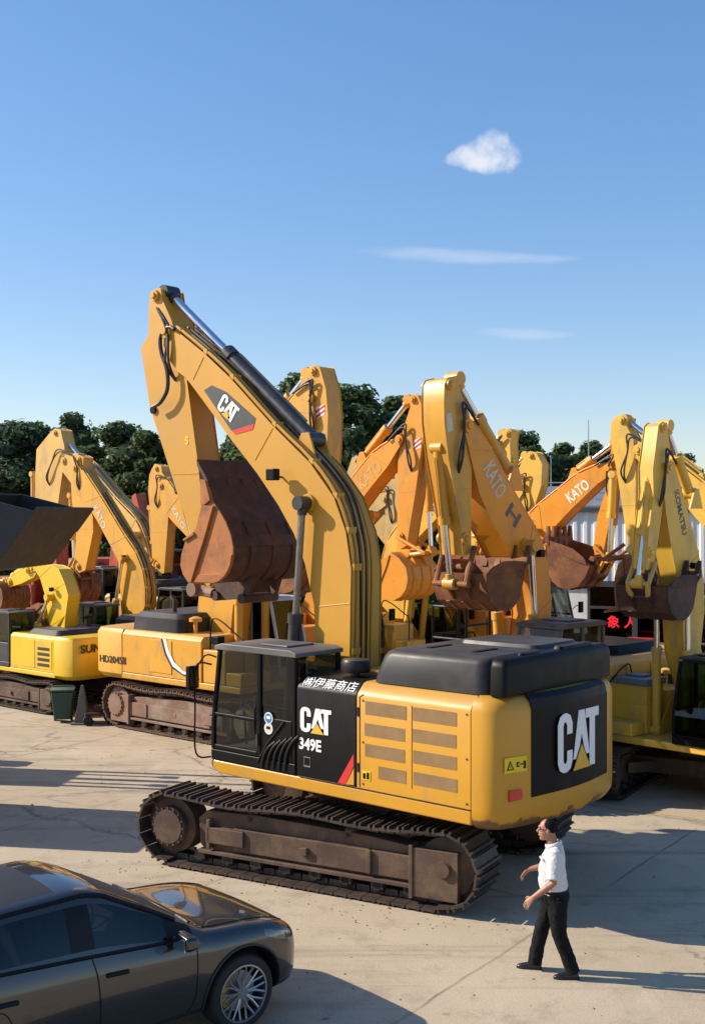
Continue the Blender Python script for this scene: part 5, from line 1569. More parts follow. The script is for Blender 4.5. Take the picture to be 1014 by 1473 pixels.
# ------------------------------------------------------------------ wheel loader (its raised bucket enters on the left)
def wheel_loader():
    y0 = 24.0
    root = thing('wheel_loader', 'dark raised loader bucket reaching in from the left edge above the bright yellow excavator', 'wheel loader', (-10.75, y0, 0), R(-8))
    P = M['yellow']
    k = 1.0
    m = MB(); m.prism([(-3.4, .9), (-.4, .9), (-.4, 1.9), (-1.2, 2.1), (-3.3, 1.95)], -.95, .95)
    m.build('rear_frame', P, root, bevel=.05)
    m = MB(); m.prism([(-.3, .7), (1.7, .7), (1.7, 1.3), (1.1, 2.2), (.3, 2.2)], -.45, .45)
    m.build('front_frame', P, root, bevel=.04)
    for x in (1.3, -2.0):
        for y in (1.05, -1.05):
            w_ = MB(); w_.lathe([(.35, -.28), (.68, -.28), (.78, -.18), (.78, .18), (.68, .28), (.35, .28)], (x, y, .78), 'y', 28)
            wo = w_.build('wheel', M['rubber'], root)
            r_ = MB(); r_.lathe([(.05, -.2), (.36, -.25), (.36, .25), (.05, .2)], (x, y, .78), 'y', 20); r_.build('rim', P, wo)
    cab_shell(root, 1.0, M['cab_dark'], M['glass'], x0=-1.3, x1=.2, y0=-.7, y1=.7, z0=1.9, z1=3.4)
    for y in (-.62, .62):
        m = MB(); m.prism([(.55, 1.9), (.8, 2.15), (2.6, 4.15), (3.3, 4.4), (3.3, 4.15), (2.75, 3.8), (1.0, 1.75)], y - .06, y + .06)
        m.build('lift_arm', P, root, bevel=.02)
    ram(root, (1.3, .35, 1.2), (2.1, .35, 3.2), .5, .09, .05, P, M['chrome'], 'lift_cylinder')
    ram(root, (1.3, -.35, 1.2), (2.1, -.35, 3.2), .5, .09, .05, P, M['chrome'], 'lift_cylinder')
    ram(root, (.7, 0, 2.15), (2.9, 0, 4.9), .5, .09, .05, P, M['chrome'], 'tilt_cylinder')
    # bucket: outline from the side
    pr = [(5.15, 5.22), (4.85, 4.85), (4.3, 4.12), (3.55, 4.02), (3.25, 4.25), (3.3, 5.1), (3.6, 5.6)]
    inn = [(3.6 + (p[0] - 3.6) * .965 + .01, 4.9 + (p[1] - 4.9) * .95) for p in pr]
    m = MB(); m.prism(pr + inn[::-1], -1.4, 1.4)
    D = surf('dark grey bucket paint', (.022, .024, .027), .6, var=.2, dirt=(.05, .045, .04), damt=.25)
    b = m.build('loader_bucket', D, root, bevel=.01)
    for s in (1, -1):
        ys = sorted((s * 1.40, s * 1.44))
        m = MB(); m.prism(pr, *ys); m.build('side_plate', D, b, bevel=.01)
    m = MB(); m.prism([(5.2, 5.28), (5.17, 5.31), (4.8, 4.85), (4.84, 4.80)], -1.46, 1.46); m.build('cutting_edge', D, b)
    return root
wheel_loader()

# ------------------------------------------------------------------ shed
def shed():
    X0, X1, Y0, D = 3.9, 22.3, 46.3, 9.0
    root = thing('shed', 'white ribbed metal shed with grey framed dark windows behind the right hand machines', 'shed', (X0, Y0, 0), R(-25))
    W = X1 - X0
    wall = surf('white ribbed sheet', (.80, .80, .78), .5, var=.04, dirt=(.60, .59, .56), damt=.3, dscale=.6, streak=True)
    grey = surf('grey frame paint', (.05, .056, .062), .5, var=.1)
    m = MB()
    n = int(W / .38)
    prof = []
    for i in range(n + 1):
        x = W * i / n
        prof += [(x, 0), (x + .19 * W / n / .38, 0), (x + .23 * W / n / .38, -.04), (x + .34 * W / n / .38, -.04)]
    prof = [(min(p[0], W), p[1]) for p in prof]
    m.loft([[(x, y, 2.72) for x, y in prof] + [(W, .12, 2.72), (0, .12, 2.72)], [(x, y, 5.35) for x, y in prof] + [(W, .12, 5.35), (0, .12, 5.35)]])
    m.build('wall', wall, root, smooth=0)
    m = MB(); m.box(-.05, .12, .125, D, 0, 5.35); m.build('wall', wall, root, smooth=0)
    m = MB(); m.box(W - .12, W + .05, .125, D, 0, 5.35); m.build('wall', wall, root, smooth=0)
    m = MB(); m.box(.13, W - .13, D - .15, D, 0, 5.35); m.build('wall', wall, root, smooth=0)
    m = MB(); m.box(-.06, W + .06, -.12, .16, 2.50, 2.716); m.build('lintel', grey, root, bevel=.01)
    m = MB(); m.box(-.1, W + .1, -.2, -.045, 5.28, 5.42); m.build('gutter', grey, root, bevel=.01)
    m = MB(); m.prismx([(-.15, 5.43), (D + .2, 5.43), (D + .2, 5.9), (D * .5, 6.35), (-.15, 5.50)], -.15, W + .15)
    m.build('roof', surf('grey roof sheet', (.17, .18, .19), .5, var=.1), root)
    x = .1
    i = 0
    rnd = random.Random(3)
    while x < W - 1:
        wd = 1.75
        if i == 2:
            m = MB(); m.box(x, x + wd - .012, .0, .1, 0, 2.495); m.build('wall', wall, root, smooth=0)
        else:
            f = MB()
            for a, b2, c, d in ((x, x + .1, 0, 2.495), (x + wd - .1, x + wd - .003, 0, 2.495), (x + .1, x + wd - .1, 1.68, 1.78), (x + .1, x + wd - .1, 0, .12)):
                f.box(a, b2, -.05, .09, c, d)
            fo = f.build('window', grey, root, smooth=0)
            p = MB(); p.box(x + .1, x + wd - .1, .0, .012, .12, 1.68); p.build('pane', M['glass_dark'], fo, smooth=0)
            p = MB(); p.box(x + .1, x + wd - .1, .0, .012, 1.78, 2.495); p.build('pane', M['glass_dark'], fo, smooth=0)
        x += wd
        i += 1
    m = MB(); m.box(.2, W - .2, .5, 6, 0.01, .02); m.build('floor', M['letter_grey'], root, smooth=0)
    m = MB(); m.box(.2, W - .2, 5.9, 6, 0.02, 2.5); m.build('inner_wall', M['greymark'], root, smooth=0)
    rails(root, [[(.6 + 1.2 * i, 1.0, 5.5), (.6 + 1.2 * i, 1.0, 6.4)] for i in range(8)] + [[(.6, 1.0, 6.4), (9.0, 1.0, 6.4)], [(.6, 1.0, 6.0), (9.0, 1.0, 6.0)]], .025, M['steel'], 'roof_railing')
    LR = emit('red led', (1, .02, .03), .65)
    lx = 6.32
    for ch, dx in (('象', 0), ('人', .62)):
        lettering(ch, (lx + dx, -.04, 1.22), (1, 0, 0), (0, 0, 1), 0.46, LR, root, .46, .02, 'led_character')
    return root
shed()
# mast poles behind the shed
for px, ptop, Y, lab in ((846, 604, 60, 'tall thin lightning mast rising above the trees right of centre'), (792, 655, 58, 'short thin grey pole in front of the trees above the shed')):
    X = (px - 507) / 1700 * Y
    zt = CAM_H + (741 - ptop) / 1700 * Y
    m = MB(); m.tube([(0, 0, 0), (0, 0, zt * .55), (0, 0, zt)], .05, 8, True, [.07, .055, .02]); m.cyl((0, 0, 0), (0, 0, .05), .25, 12)
    for i in range(3):
        m.cyl((-.15, 0, zt * (.5 + .1 * i)), (.15, 0, zt * (.5 + .1 * i)), .012, 6)
    o = m.build('mast', M['steel'])
    o.location = (X, Y, 0)
    tag(o, lab, 'mast')
# red tool chest by the shed
root = thing('tool_chest', 'low red chest standing before the dark shed windows', 'tool chest', (10.2, 42.0, 0), R(-25))
m = MB(); m.box(-.45, .45, -.25, .25, .12, .72); ch = m.build('body', M['redmark'], root, bevel=.02)
m = MB(); m.box(-.47, .47, -.27, .27, .722, .78); m.build('lid', M['redmark'], root, bevel=.02)
for x in (-.36, .36):
    m = MB(); m.cyl((x, -.2, .07), (x, .2, .07), .07, 12); m.build('wheel', M['rubber'], root)
root = thing('notice_board', 'small white notice board left of the low red chest', 'sign', (9.47, 42.4, 0), R(-25))
m = MB(); m.box(-.18, .18, -.02, .02, .42, .68); m.build('panel', M['white'], root, bevel=.01)
m = MB(); m.tube([(0, 0, 0), (0, 0, .42)], .02, 6); m.build('post', M['steel'], root)

# small things by the tracks on the left
def gx(px, py):
    return Vector((*gp(px, py), 0))
p = gx(91, 1038)
root = thing('waste_bin', 'dark green wheeled waste bin standing beside the track at the left', 'bin', p, R(10))
GB = surf('green bin plastic', (.02, .06, .05), .5, var=.1)
m = MB(); m.loft([[(x * .9, y * .9, .08) for x, y in ((-.22, -.22), (.22, -.22), (.22, .22), (-.22, .22))], [(x, y, .78) for x, y in ((-.27, -.27), (.27, -.27), (.27, .27), (-.27, .27))]]); m.build('body', GB, root, bevel=.03)
m = MB(); m.box(-.3, .3, -.31, .31, .785, .83); m.box(-.26, .26, .28, .36, .80, .86); m.build('lid', GB, root, bevel=.015)
for x in (-.2, .2):
    m = MB(); m.cyl((x - .03, .2, .1), (x + .03, .2, .1), .1, 14); m.build('wheel', M['rubber'], root)
p = gx(119, 1041)
m = MB(); m.loft([[(-.17, -.17, .05), (.17, -.17, .05), (.17, .17, .05), (-.17, .17, .05)], [(-.03, -.03, .95), (.03, -.03, .95), (.03, .03, .95), (-.03, .03, .95)]]); m.box(-.24, .24, -.24, .24, 0, .048)
o = m.build('traffic_cone', surf('grey cone', (.14, .13, .11), .8, var=.2), bevel=.01)
o.location = p
tag(o, 'tall dusty grey cone beside the green bin', 'cone')
p = gx(142, 1041)
root = thing('hand_trolley', 'small dark wheeled trolley between grey cone and rusty track', 'trolley', p, R(20))
m = MB(); m.box(-.35, .35, -.2, .2, .22, .30); m.box(-.1, .25, -.12, .12, .305, .45); m.build('chassis', M['rust_dark'], root, bevel=.01)
for x in (-.28, .28):
    m = MB(); m.cyl((x, -.24, .12), (x, -.16, .12), .12, 14); m.build('wheel', M['rubber'], root)
    m = MB(); m.cyl((x, .16, .12), (x, .24, .12), .12, 14); m.build('wheel', M['rubber'], root)
m = MB(); m.tube(smooth_path([(.35, 0, .3), (.55, 0, .5), (.7, 0, .75)], 4), .018, 6); m.build('handle', M['steel'], root)

# ------------------------------------------------------------------ trees
def leaf_mat(name, base, var):
    m, t, b = nodes(name)
    geo = N(t, 'ShaderNodeNewGeometry')
    n1 = N(t, 'ShaderNodeTexNoise', Scale=.9, Detail=4.0)
    t.links.new(geo.outputs['Position'], n1.inputs['Vector'])
    lo = tuple(c * (1 - var) for c in base)
    hi = tuple(c * (1 + var) for c in base)
    c1 = mix(t, ramp(t, n1.outputs[0], .3, .7), lo, hi)
    rr_ = mix(t, geo.outputs['Random Per Island'], (.72, .72, .72), (1.25, 1.25, 1.1))
    mu = N(t, 'ShaderNodeMix')
    mu.data_type = 'RGBA'; mu.blend_type = 'MULTIPLY'; mu.inputs[0].default_value = 1
    t.links.new(c1, mu.inputs[6]); t.links.new(rr_, mu.inputs[7])
    t.links.new(mu.outputs[2], b.inputs['Base Color'])
    b.inputs['Roughness'].default_value = .6
    b.inputs['Specular IOR Level'].default_value = .3
    tl = N(t, 'ShaderNodeBsdfTranslucent')
    t.links.new(mu.outputs[2], tl.inputs[0])
    mx = N(t, 'ShaderNodeMixShader')
    mx.inputs[0].default_value = .55
    t.links.new(b.outputs[0], mx.inputs[1]); t.links.new(tl.outputs[0], mx.inputs[2])
    t.links.new(mx.outputs[0], t.nodes['Material Output'].inputs[0])
    return m
LM = [leaf_mat('dark leaves', (.09, .14, .06), .4), leaf_mat('mid leaves', (.105, .15, .065), .4), leaf_mat('blue green leaves', (.08, .125, .07), .35)]
BARK = surf('bark', (.08, .06, .045), .9, var=.3)
def crown_mesh(seed, w_, h_, n):
    rnd = random.Random(seed)
    # boughs: clumps of leaves at the ends of limbs, bare air between them
    blobs = []
    lean = rnd.uniform(-.08, .08)
    for i in range(30):
        a = i * 2.4 + rnd.uniform(-.5, .5)
        t = (i + rnd.random()) / 30
        prof = (1.0 - t) ** .62 * (.35 + 1.5 * min(t, .45))
        rad = prof * w_ * .52 * rnd.uniform(.55, 1.1)
        blobs.append((Vector((rad * math.cos(a) + lean * t * h_, rad * math.sin(a), -h_ * .46 + t * h_ * .96)), w_ * rnd.uniform(.07, .15) * (1.15 - .5 * t)))
    mb = MB()
    for i in range(n):
        c, r = blobs[int(len(blobs) * rnd.random() ** 1.1)]
        v = Vector((rnd.gauss(0, 1), rnd.gauss(0, 1), rnd.gauss(0, 1) * .75))
        v = v / max(.4, v.length)
        p = c + Vector((v.x * r * 1.25, v.y * r * 1.25, v.z * r)) * rnd.uniform(.45, 1.12)
        nrm = (v + Vector((rnd.gauss(0, .6), rnd.gauss(0, .6), rnd.gauss(0, .5) + .5))).normalized()
        x = nrm.orthogonal().normalized()
        x.rotate(Matrix.Rotation(rnd.uniform(0, 6.28), 3, nrm))
        y = nrm.cross(x)
        s = rnd.uniform(.07, .16)
        k = rnd.uniform(-.06, .06)
        mb.add([p - x * s, p - y * s * .6 + nrm * k, p + x * s, p + y * s * .6 + nrm * k], [(0, 1, 2, 3)])
    return mb.mesh('crown', LM[seed % 3], 0)
CROWNS = [crown_mesh(i, 5.4, 6.9, 11000) for i in range(5)]
def trunk_mesh(seed):
    rnd = random.Random(seed + 40)
    mb = MB()
    mb.tube([(0, 0, -.1), (.05, .03, 1.5), (-.05, .08, 3.2), (.08, 0, 5.2)], .2, 9, True, [.24, .18, .14, .06])
    for i in range(6):
        a = i * 1.05 + rnd.random()
        z = 2.0 + .5 * i
        mb.tube([(0, 0, z), (.7 * math.cos(a), .7 * math.sin(a), z + .8), (1.5 * math.cos(a), 1.5 * math.sin(a), z + 1.3)], .06, 6, True, [.09, .06, .02])
    return mb.mesh('trunk', BARK)
TRUNKS = [trunk_mesh(i) for i in range(3)]
TREES = [(-70, 620, 62), (-25, 622, 60), (8, 616, 58), (48, 622, 64), (96, 610, 60), (150, 622, 58), (196, 634, 56), (236, 640, 62), (285, 640, 60), (335, 632, 66), (372, 628, 60), (416, 556, 54), (462, 580, 58), (512, 572, 55), (556, 588, 58), (604, 612, 64), (650, 640, 66), (700, 652, 66), (757, 634, 64), (800, 650, 66), (838, 646, 70), (880, 655, 70), (930, 660, 72), (986, 664, 66), (1045, 655, 70), (30, 640, 75), (120, 640, 75), (215, 660, 75), (300, 655, 78), (450, 640, 75), (540, 640, 75), (780, 665, 85), (900, 668, 90)]
DESC = ['at the far left edge', 'behind the loader bucket', 'left of the tall gold stick head', 'behind the tall gold stick head', 'just right of the gold stick head', 'behind the amber booms on the left', 'above the stick beside the big bucket', 'seen left of the big ochre stick', 'behind the big ochre stick', 'seen between big stick and big boom', 'low behind the logo plate of the big boom', 'tallest, its tip over the middle of the big boom', 'behind the striped amber stick head', 'filling the gap right of the striped amber stick', 'left of the orange stick head', 'behind the orange stick head', 'behind the tall orange stick', 'behind the tall orange boom', 'small tip right of the tall orange boom', 'behind the short grey pole', 'behind the lightning mast', 'left of the broad yellow stick head', 'behind the right hand yellow sticks', 'at the right edge beyond the silver rods', 'past the right edge']
FAR = 'trees of the farther row behind the machines'
for i, (px, py, Y) in enumerate(TREES):
    top = CAM_H + (741 - py) / 1700 * Y
    root = thing('tree', '', 'tree', ((px - 507) / 1700 * Y, Y, 0), i * 1.7)
    if i < len(DESC):
        tag(root, 'leafy dark green tree ' + DESC[i], None, 'trees along the back of the yard')
    else:
        tag(root, 'leafy dark green tree half hidden in the farther row behind the machines', None, FAR)
    s = top / 8.6
    c = bpy.data.objects.new('crown', CROWNS[i % 5]); COL.objects.link(c); c.parent = root
    wd = (1.22 + .12 * ((i * 7) % 4)) * max(.9, min(s, 1.25))
    c.scale = (wd, wd, s * 1.12); c.location = (0, 0, top - 3.3 * s * 1.12); c.rotation_euler = (0, 0, i * 2.1)
    t = bpy.data.objects.new('trunk', TRUNKS[i % 3]); COL.objects.link(t); t.parent = root
    t.scale = (1, 1, s)

# ------------------------------------------------------------------ stand-in lorry, added out of view on the left to cast shade on the yard
root = thing('shade_truck', 'tipper lorry parked just beyond the left edge, its shade falling across the yard', 'truck', (-10.6, 20.6, 0), R(-12))
m = MB(); m.box(-3.6, 3.4, -.45, .45, .75, 1.0); m.build('chassis', M['black'], root, bevel=.02)
m = MB(); m.loft([[(-3.5, -1.2, 1.05), (1.3, -1.2, 1.05), (1.3, 1.2, 1.05), (-3.5, 1.2, 1.05)], [(-3.6, -1.25, 2.35), (1.4, -1.25, 2.35), (1.4, 1.25, 2.35), (-3.6, 1.25, 2.35)]]); m.build('tipper_body', M['red'], root, bevel=.03)
m = MB(); m.prism([(1.5, .8), (3.5, .8), (3.5, 1.7), (3.35, 2.75), (1.5, 2.8)], -1.2, 1.2); cb_ = m.build('cab', M['white'], root, bevel=.06)
m = MB(); m.prism([(3.49, 1.75), (3.51, 1.75), (3.37, 2.6), (3.35, 2.6)], -1.05, 1.05); m.build('windshield', M['glass_dark'], cb_, smooth=0)
for x in (2.6, -1.2, -2.5):
    for y in (-1.0, 1.0):
        m = MB(); m.lathe([(.25, -.2), (.48, -.2), (.52, -.14), (.52, .14), (.48, .2), (.25, .2)], (x, y, .52), 'y', 24); wo = m.build('wheel', M['rubber'], root)
        m = MB(); m.lathe([(.04, -.1), (.26, -.16), (.26, .16), (.04, .1)], (x, y, .52), 'y', 18); m.build('rim', M['steel'], wo)
# ------------------------------------------------------------------ dark car at the lower left
def evaluated(o):
    dg = bpy.context.evaluated_depsgraph_get()
    dg.update()
    return bpy.data.meshes.new_from_object(o.evaluated_get(dg))

def lerp_tab(tab, x):
    for i in range(len(tab) - 1):
        if tab[i][0] <= x <= tab[i + 1][0]:
            t = (x - tab[i][0]) / (tab[i + 1][0] - tab[i][0])
            return [a + (b - a) * t for a, b in zip(tab[i][1:], tab[i + 1][1:])]
    return list(tab[0][1:] if x < tab[0][0] else tab[-1][1:])

def dark_car():
    O = (-1.70, 12.50)
    yaw = math.atan2(.65, .76)
    root = thing('parked_car', 'dark grey car with multi spoke wheels and yellow brake in the lower left corner', 'car', (O[0], O[1], 0), yaw)
    PT = surf('dark grey metallic paint', (.028, .025, .025), .20, metal=.25, var=.04, coat=1.0, spec=.6)
    BK = surf('black trim', (.006, .006, .0065), .4, var=.1, spec=.25)
    PL = surf('matt black plastic', (.015, .015, .016), .6, var=.1)
    GL = glass('car glass', (.26, .30, .31), .10)
    # x: width factor, shoulder z, belt z, rail y, rail z, centre z
    tab = [(-4.06, .80, .80, .97, .62, 1.0, 1.04), (-3.9, .89, 0.880, 1.13, .66, 1.14, 1.20), (-3.6, .965, 0.950, 1.235, .66, 1.31, 1.41), (-3.25, .99, 0.950, 1.235, .67, 1.45, 1.56), (-2.9, 1, 0.950, 1.22, .68, 1.55, 1.645), (-2.5, 1, 0.940, 1.2, .70, 1.615, 1.695), (-1.74, 1, 0.930, 1.158, .71, 1.645, 1.715), (-1.62, 1, 0.930, 1.15, .71, 1.645, 1.715), (-1.42, 1, 0.930, 1.136, .715, 1.60, 1.675), (-1.2, 1, 0.900, 1.12, .74, 1.49, 1.55), (-.85, 1, 0.900, 1.095, .77, 1.32, 1.375), (-.52, 1, 0.900, 1.075, .80, 1.14, 1.18),
           (-.42, 1, .88, 1.06, .81, 1.09, 1.12), (-.3, 1, .88, 1.05, .79, 1.065, 1.10), (.05, 1, .88, 1.04, .77, 1.05, 1.085), (.34, .99, .87, 1.01, .75, 1.02, 1.05), (.56, .955, .84, .965, .72, .965, .995), (.68, .90, .80, .90, .68, .90, .925), (.76, .82, .72, .80, .62, .80, .82), (.79, .74, .60, .66, .56, .66, .67)]
    xs = [r[0] for r in tab]
    vs, fs, mi = [], [], []
    NP = 10
    for r in tab:
        x, wf, sz, bz, ry, rz, cz = r
        lo = .24 if -3.7 < x < .6 else .24 + .10 * (abs(x + 1.5) - 2.2) / .4
        if x >= .6:
            lo = .24 + (x - .6) * .1
        half = [(0, lo), (.80 * wf, lo), (.94 * wf, lo + .10), (.985 * wf, (lo + sz) / 2 + .03), (.985 * wf, sz), (.915 * wf, bz), (min(ry, .93 * wf), rz), (min(ry, .93 * wf) - .12, rz + (cz - rz) * .55), (.3 * wf, cz - .006), (0, cz)]
        ring = half + [(-y, z) for y, z in half[-2:0:-1]]
        vs += [(x, y, z) for y, z in ring]
    n = 2 * NP - 2
    def band(j):
        return j if j < NP - 1 else n - 1 - j
    for i in range(len(tab) - 1):
        xm = (xs[i] + xs[i + 1]) / 2
        for j in range(n):
            fs.append((i * n + j, i * n + (j + 1) % n, (i + 1) * n + (j + 1) % n, (i + 1) * n + j))
            b = band(j)
            m = 0
            if b == 5 and -3.6 < xm < -.52:
                m = 1
                if -1.74 < xm < -1.60:
                    m = 2
                if xm > -.8 or xm < -3.5:
                    m = 2
            if b in (7, 8) and -1.5 < xm < -.52:
                m = 3
            if b in (7, 8) and -2.95 < xm < -1.74:
                m = 4
            if b in (7, 8) and -3.95 < xm < -3.2:
                m = 5
            if b in (0, 1):
                m = 6
            mi.append(m)
    fs.append(tuple(range(n))[::-1]); mi.append(0)
    fs.append(tuple(range((len(tab) - 1) * n, len(tab) * n))); mi.append(0)
    me = bpy.data.meshes.new('car_loft')
    me.from_pydata(vs, [], fs)
    for m in (PT, GL, BK, GL, GL, GL, PL):
        me.materials.append(m)
    me.polygons.foreach_set('material_index', mi)
    bm = bmesh.new(); bm.from_mesh(me); bmesh.ops.recalc_face_normals(bm, faces=bm.faces); bm.to_mesh(me); bm.free()
    o = bpy.data.objects.new('car_loft', me); COL.objects.link(o)
    sb = o.modifiers.new('s', 'SUBSURF'); sb.levels = sb.render_levels = 3
    full_me = evaluated(o)
    bvh = BVHTree.FromPolygons([v.co.copy() for v in full_me.vertices], [tuple(p.vertices) for p in full_me.polygons])
    # wheel wells
    cm = MB()
    cuts = []
    for x in (0, -2.9):
        for s in (1, -1):
            c = MB(); c.cyl((x, s * .62, .40), (x, s * 1.2, .40), .455, 48)
            cme = c.mesh('well', PL, 0)
            co = bpy.data.objects.new('well', cme); COL.objects.link(co)
            bo = o.modifiers.new('b', 'BOOLEAN'); bo.object = co; bo.operation = 'DIFFERENCE'; bo.solver = 'EXACT'
            try:
                bo.material_mode = 'TRANSFER'
            except Exception:
                pass
            cuts.append(co)
    res = evaluated(o)
    for co in cuts:
        bpy.data.objects.remove(co)
    bpy.data.objects.remove(o)
    # split by surface
    mats = list(res.materials)
    groups = {}
    for p in res.polygons:
        cx = p.center
        if p.material_index == 3 and cx.z < .95 and abs(cx.y) > .60:
            p.material_index = 6            # wheel well lining
        k = p.material_index
        key = 'body'
        if k == 1:
            key = ('side_window', 1 if cx.y > 0 else -1, cx.x > -1.68)
        elif k == 3:
            key = ('windshield',)
        elif k == 4:
            key = ('sunroof',)
        elif k == 5:
            key = ('rear_window',)
        elif k == 2:
            key = ('window_pillar', 1 if cx.y > 0 else -1, 0 if cx.x > -1.5 else (1 if cx.x > -2.6 else 2))
        groups.setdefault(key, []).append(p)
    def part(polys, name, parent):
        idx = {}
        v2, f2, m2 = [], [], []
        for p in polys:
            f = []
            for v in p.vertices:
                if v not in idx:
                    idx[v] = len(v2)
                    v2.append(res.vertices[v].co.copy())
                f.append(idx[v])
            f2.append(f)
            m2.append(p.material_index)
        mm = bpy.data.meshes.new(name)
        mm.from_pydata(v2, [], f2)
        used = sorted(set(m2))
        for u in used:
            mm.materials.append(mats[u] if u < len(mats) and mats[u] else PL)
        mm.polygons.foreach_set('material_index', [used.index(q) for q in m2])
        mm.polygons.foreach_set('use_smooth', [True] * len(f2))
        mm.set_sharp_from_angle(angle=R(50))
        ob = bpy.data.objects.new(name, mm); COL.objects.link(ob); ob.parent = parent
        return ob
    body = part(groups.pop('body'), 'body', root)
    for k, ps in groups.items():
        part(ps, k[0], body if k[0] == 'window_pillar' else root)
    # lines laid on the skin
    def side(x, z, s=-1, out=.0):
        h = bvh.ray_cast(Vector((x, s * 2, z)), Vector((0, -s, 0)))
        return h[0] + Vector((0, s * out, 0)) if h[0] else None
    def seam(pts, r, mat, name, s=-1, out=.002):
        q = [side(x, z, s, out) for x, z in pts]
        q = [p for p in q if p is not None]
        if len(q) > 1:
            mb = MB(); mb.tube(q, r, 5); mb.build(name, mat, body)
    def path2(pts, n=8):
        return [(p.x, p.z) for p in smooth_path([(x, 0, z) for x, z in pts], n)]
    for s in (-1, 1):
        seam(path2([(-.55, 1.03), (-.56, .80), (-.58, .5), (-.66, .34)]), .006, BK, 'door_seam', s)
        seam(path2([(-1.66, 1.14), (-1.62, .95), (-1.60, .6), (-1.62, .34)]), .006, BK, 'door_seam', s)
        seam(path2([(-2.98, 1.08), (-2.9, .98), (-2.72, .92), (-2.5, .86), (-2.42, .6), (-2.5, .34)]), .006, BK, 'door_seam', s)
        # belt and roof trims
        bt = [(x, lerp_tab(tab, x)[2] - .012) for x in [-3.5 + .1 * i for i in range(30)]]
        seam(bt, .020, BK, 'belt_trim', s, .003)
        rt = [(x, lerp_tab(tab, x)[4] - .012) for x in [-3.5 + .08 * i for i in range(36)]]
        seam(rt, .026, BK, 'roof_trim', s, .003)
        # wheel arch lips
        for xw in (0, -2.9):
            seam([(xw + .465 * math.cos(a), .40 + .465 * math.sin(a)) for a in [PI * (-.04 + i / 24 * 1.08) for i in range(25)]], .016, PL, 'arch_lip', s, .002)
        # handles
        for xh in (-1.42, -2.50):
            p = [side(xh + dx, .945 + dz, s, .006) for dx, dz in ((-.11, .006), (-.04, .002), (.04, -.002), (.11, -.006))]
            if all(p):
                mb = MB(); mb.tube(smooth_path(p, 4), .022, 8, True); mb.build('door_handle', BK, root)
        # headlight patch
        rows = []
        for i in range(9):
            row = []
            for j in range(7):
                x = .26 + .38 * i / 8
                zc = .955 - .12 * (i / 8)
                z = zc + (-.075 + .085 * j / 6) * (.7 + .6 * i / 8)
                p = side(x, z, s, .004)
                row.append(p)
            rows.append(row)
        if all(p is not None for r in rows for p in r):
            mb = MB(); mb.loft(rows, cap=False, closed=False)
            hl = mb.build('headlight', surf('headlight lens', (.16, .165, .17), .06, metal=.7, var=.6, coat=1, dscale=14), root)
        # mirror
        mp = side(-.86, 1.075, s, .0)
        mb = MB()
        b0 = Vector((-.75, s * .92, 1.03))
        mb.tube([b0, b0 + Vector((0, s * .10, .05))], .03, 8)
        st = len(mb.v)
        mb.loft([[(-.77 + dx, s * y, 1.11 + dz * hh) for dx, dz in ((.07, -.06), (.10, 0), (.06, .07), (-.02, .085), (-.05, .07), (-.06, -.05), (-.02, -.07))] for y, hh in ((.95, .7), (.98, 1), (1.10, 1.05), (1.19, .9), (1.22, .5))])
        mo = mb.build('wing_mirror', PT, root, bevel=.01, smooth=60)
        mb = MB(); mb.box(-.838, -.832, min(s * .98, s * 1.18), max(s * .98, s * 1.18), 1.05, 1.16); mb.build('mirror_glass', M['mirror'], mo, smooth=0)
    # bonnet shut lines, wipers
    def top(x, y):
        h = bvh.ray_cast(Vector((x, y, 3)), Vector((0, 0, -1)))
        return h[0] + Vector((0, 0, .002)) if h[0] else None
    for s in (1, -1):
        q = [top(x, s * (.79 - .06 * ((x + .6) / 1.3))) for x in [-.40 + .06 * i for i in range(18)]]
        mb = MB(); mb.tube([p for p in q if p], .005, 5); mb.build('bonnet_seam', BK, body)
    for y0, y1 in ((-.62, .02), (-.02, .60)):
        q = [top(-.60 - .05 * math.sin(PI * t), y0 + (y1 - y0) * t) for t in [i / 10 for i in range(11)]]
        mb = MB(); mb.tube([p + Vector((0, 0, .012)) for p in q if p], .010, 6); mb.build('wiper', BK, root)
    q = [top(-.50, y) for y in [-.72 + .12 * i for i in range(13)]]
    mb = MB(); mb.tube([p for p in q if p], .02, 6); mb.build('cowl', BK, body)
    # wheels
    RM = surf('machined rim', (.42, .41, .40), .25, metal=.85, var=.05)
    RB = surf('dark rim barrel', (.03, .03, .03), .4, metal=.4, var=.1)
    YC = surf('yellow brake caliper', (.70, .45, .02), .4, var=.05)
    def wheel(x, s):
        yo = s * .955
        mb = MB()
        T = [(.272, -.28), (.30, -.285), (.355, -.27), (.378, -.24), (.382, -.14), (.378, -.04), (.36, -.012), (.33, .0), (.285, -.004), (.272, -.012)]
        mb.lathe([(r, s * h) for r, h in T], (x, yo, .382), 'y', 48, False)
        t = mb.build('wheel', M['rubber'], root, smooth=40)
        mb = MB(); mb.lathe([(.276, s * -.28), (.255, s * -.25), (.262, s * -.06), (.280, s * -.004), (.272, s * .004), (.255, s * -.012), (.245, s * -.06), (.24, s * -.25)], (x, yo, .382), 'y', 48, False); mb.build('rim', RB, t, smooth=50)
        mb = MB(); mb.lathe([(.285, s * -.008), (.283, s * .004), (.268, s * .004), (.262, s * -.012), (.285, s * -.008)], (x, yo, .382), 'y', 48, False)
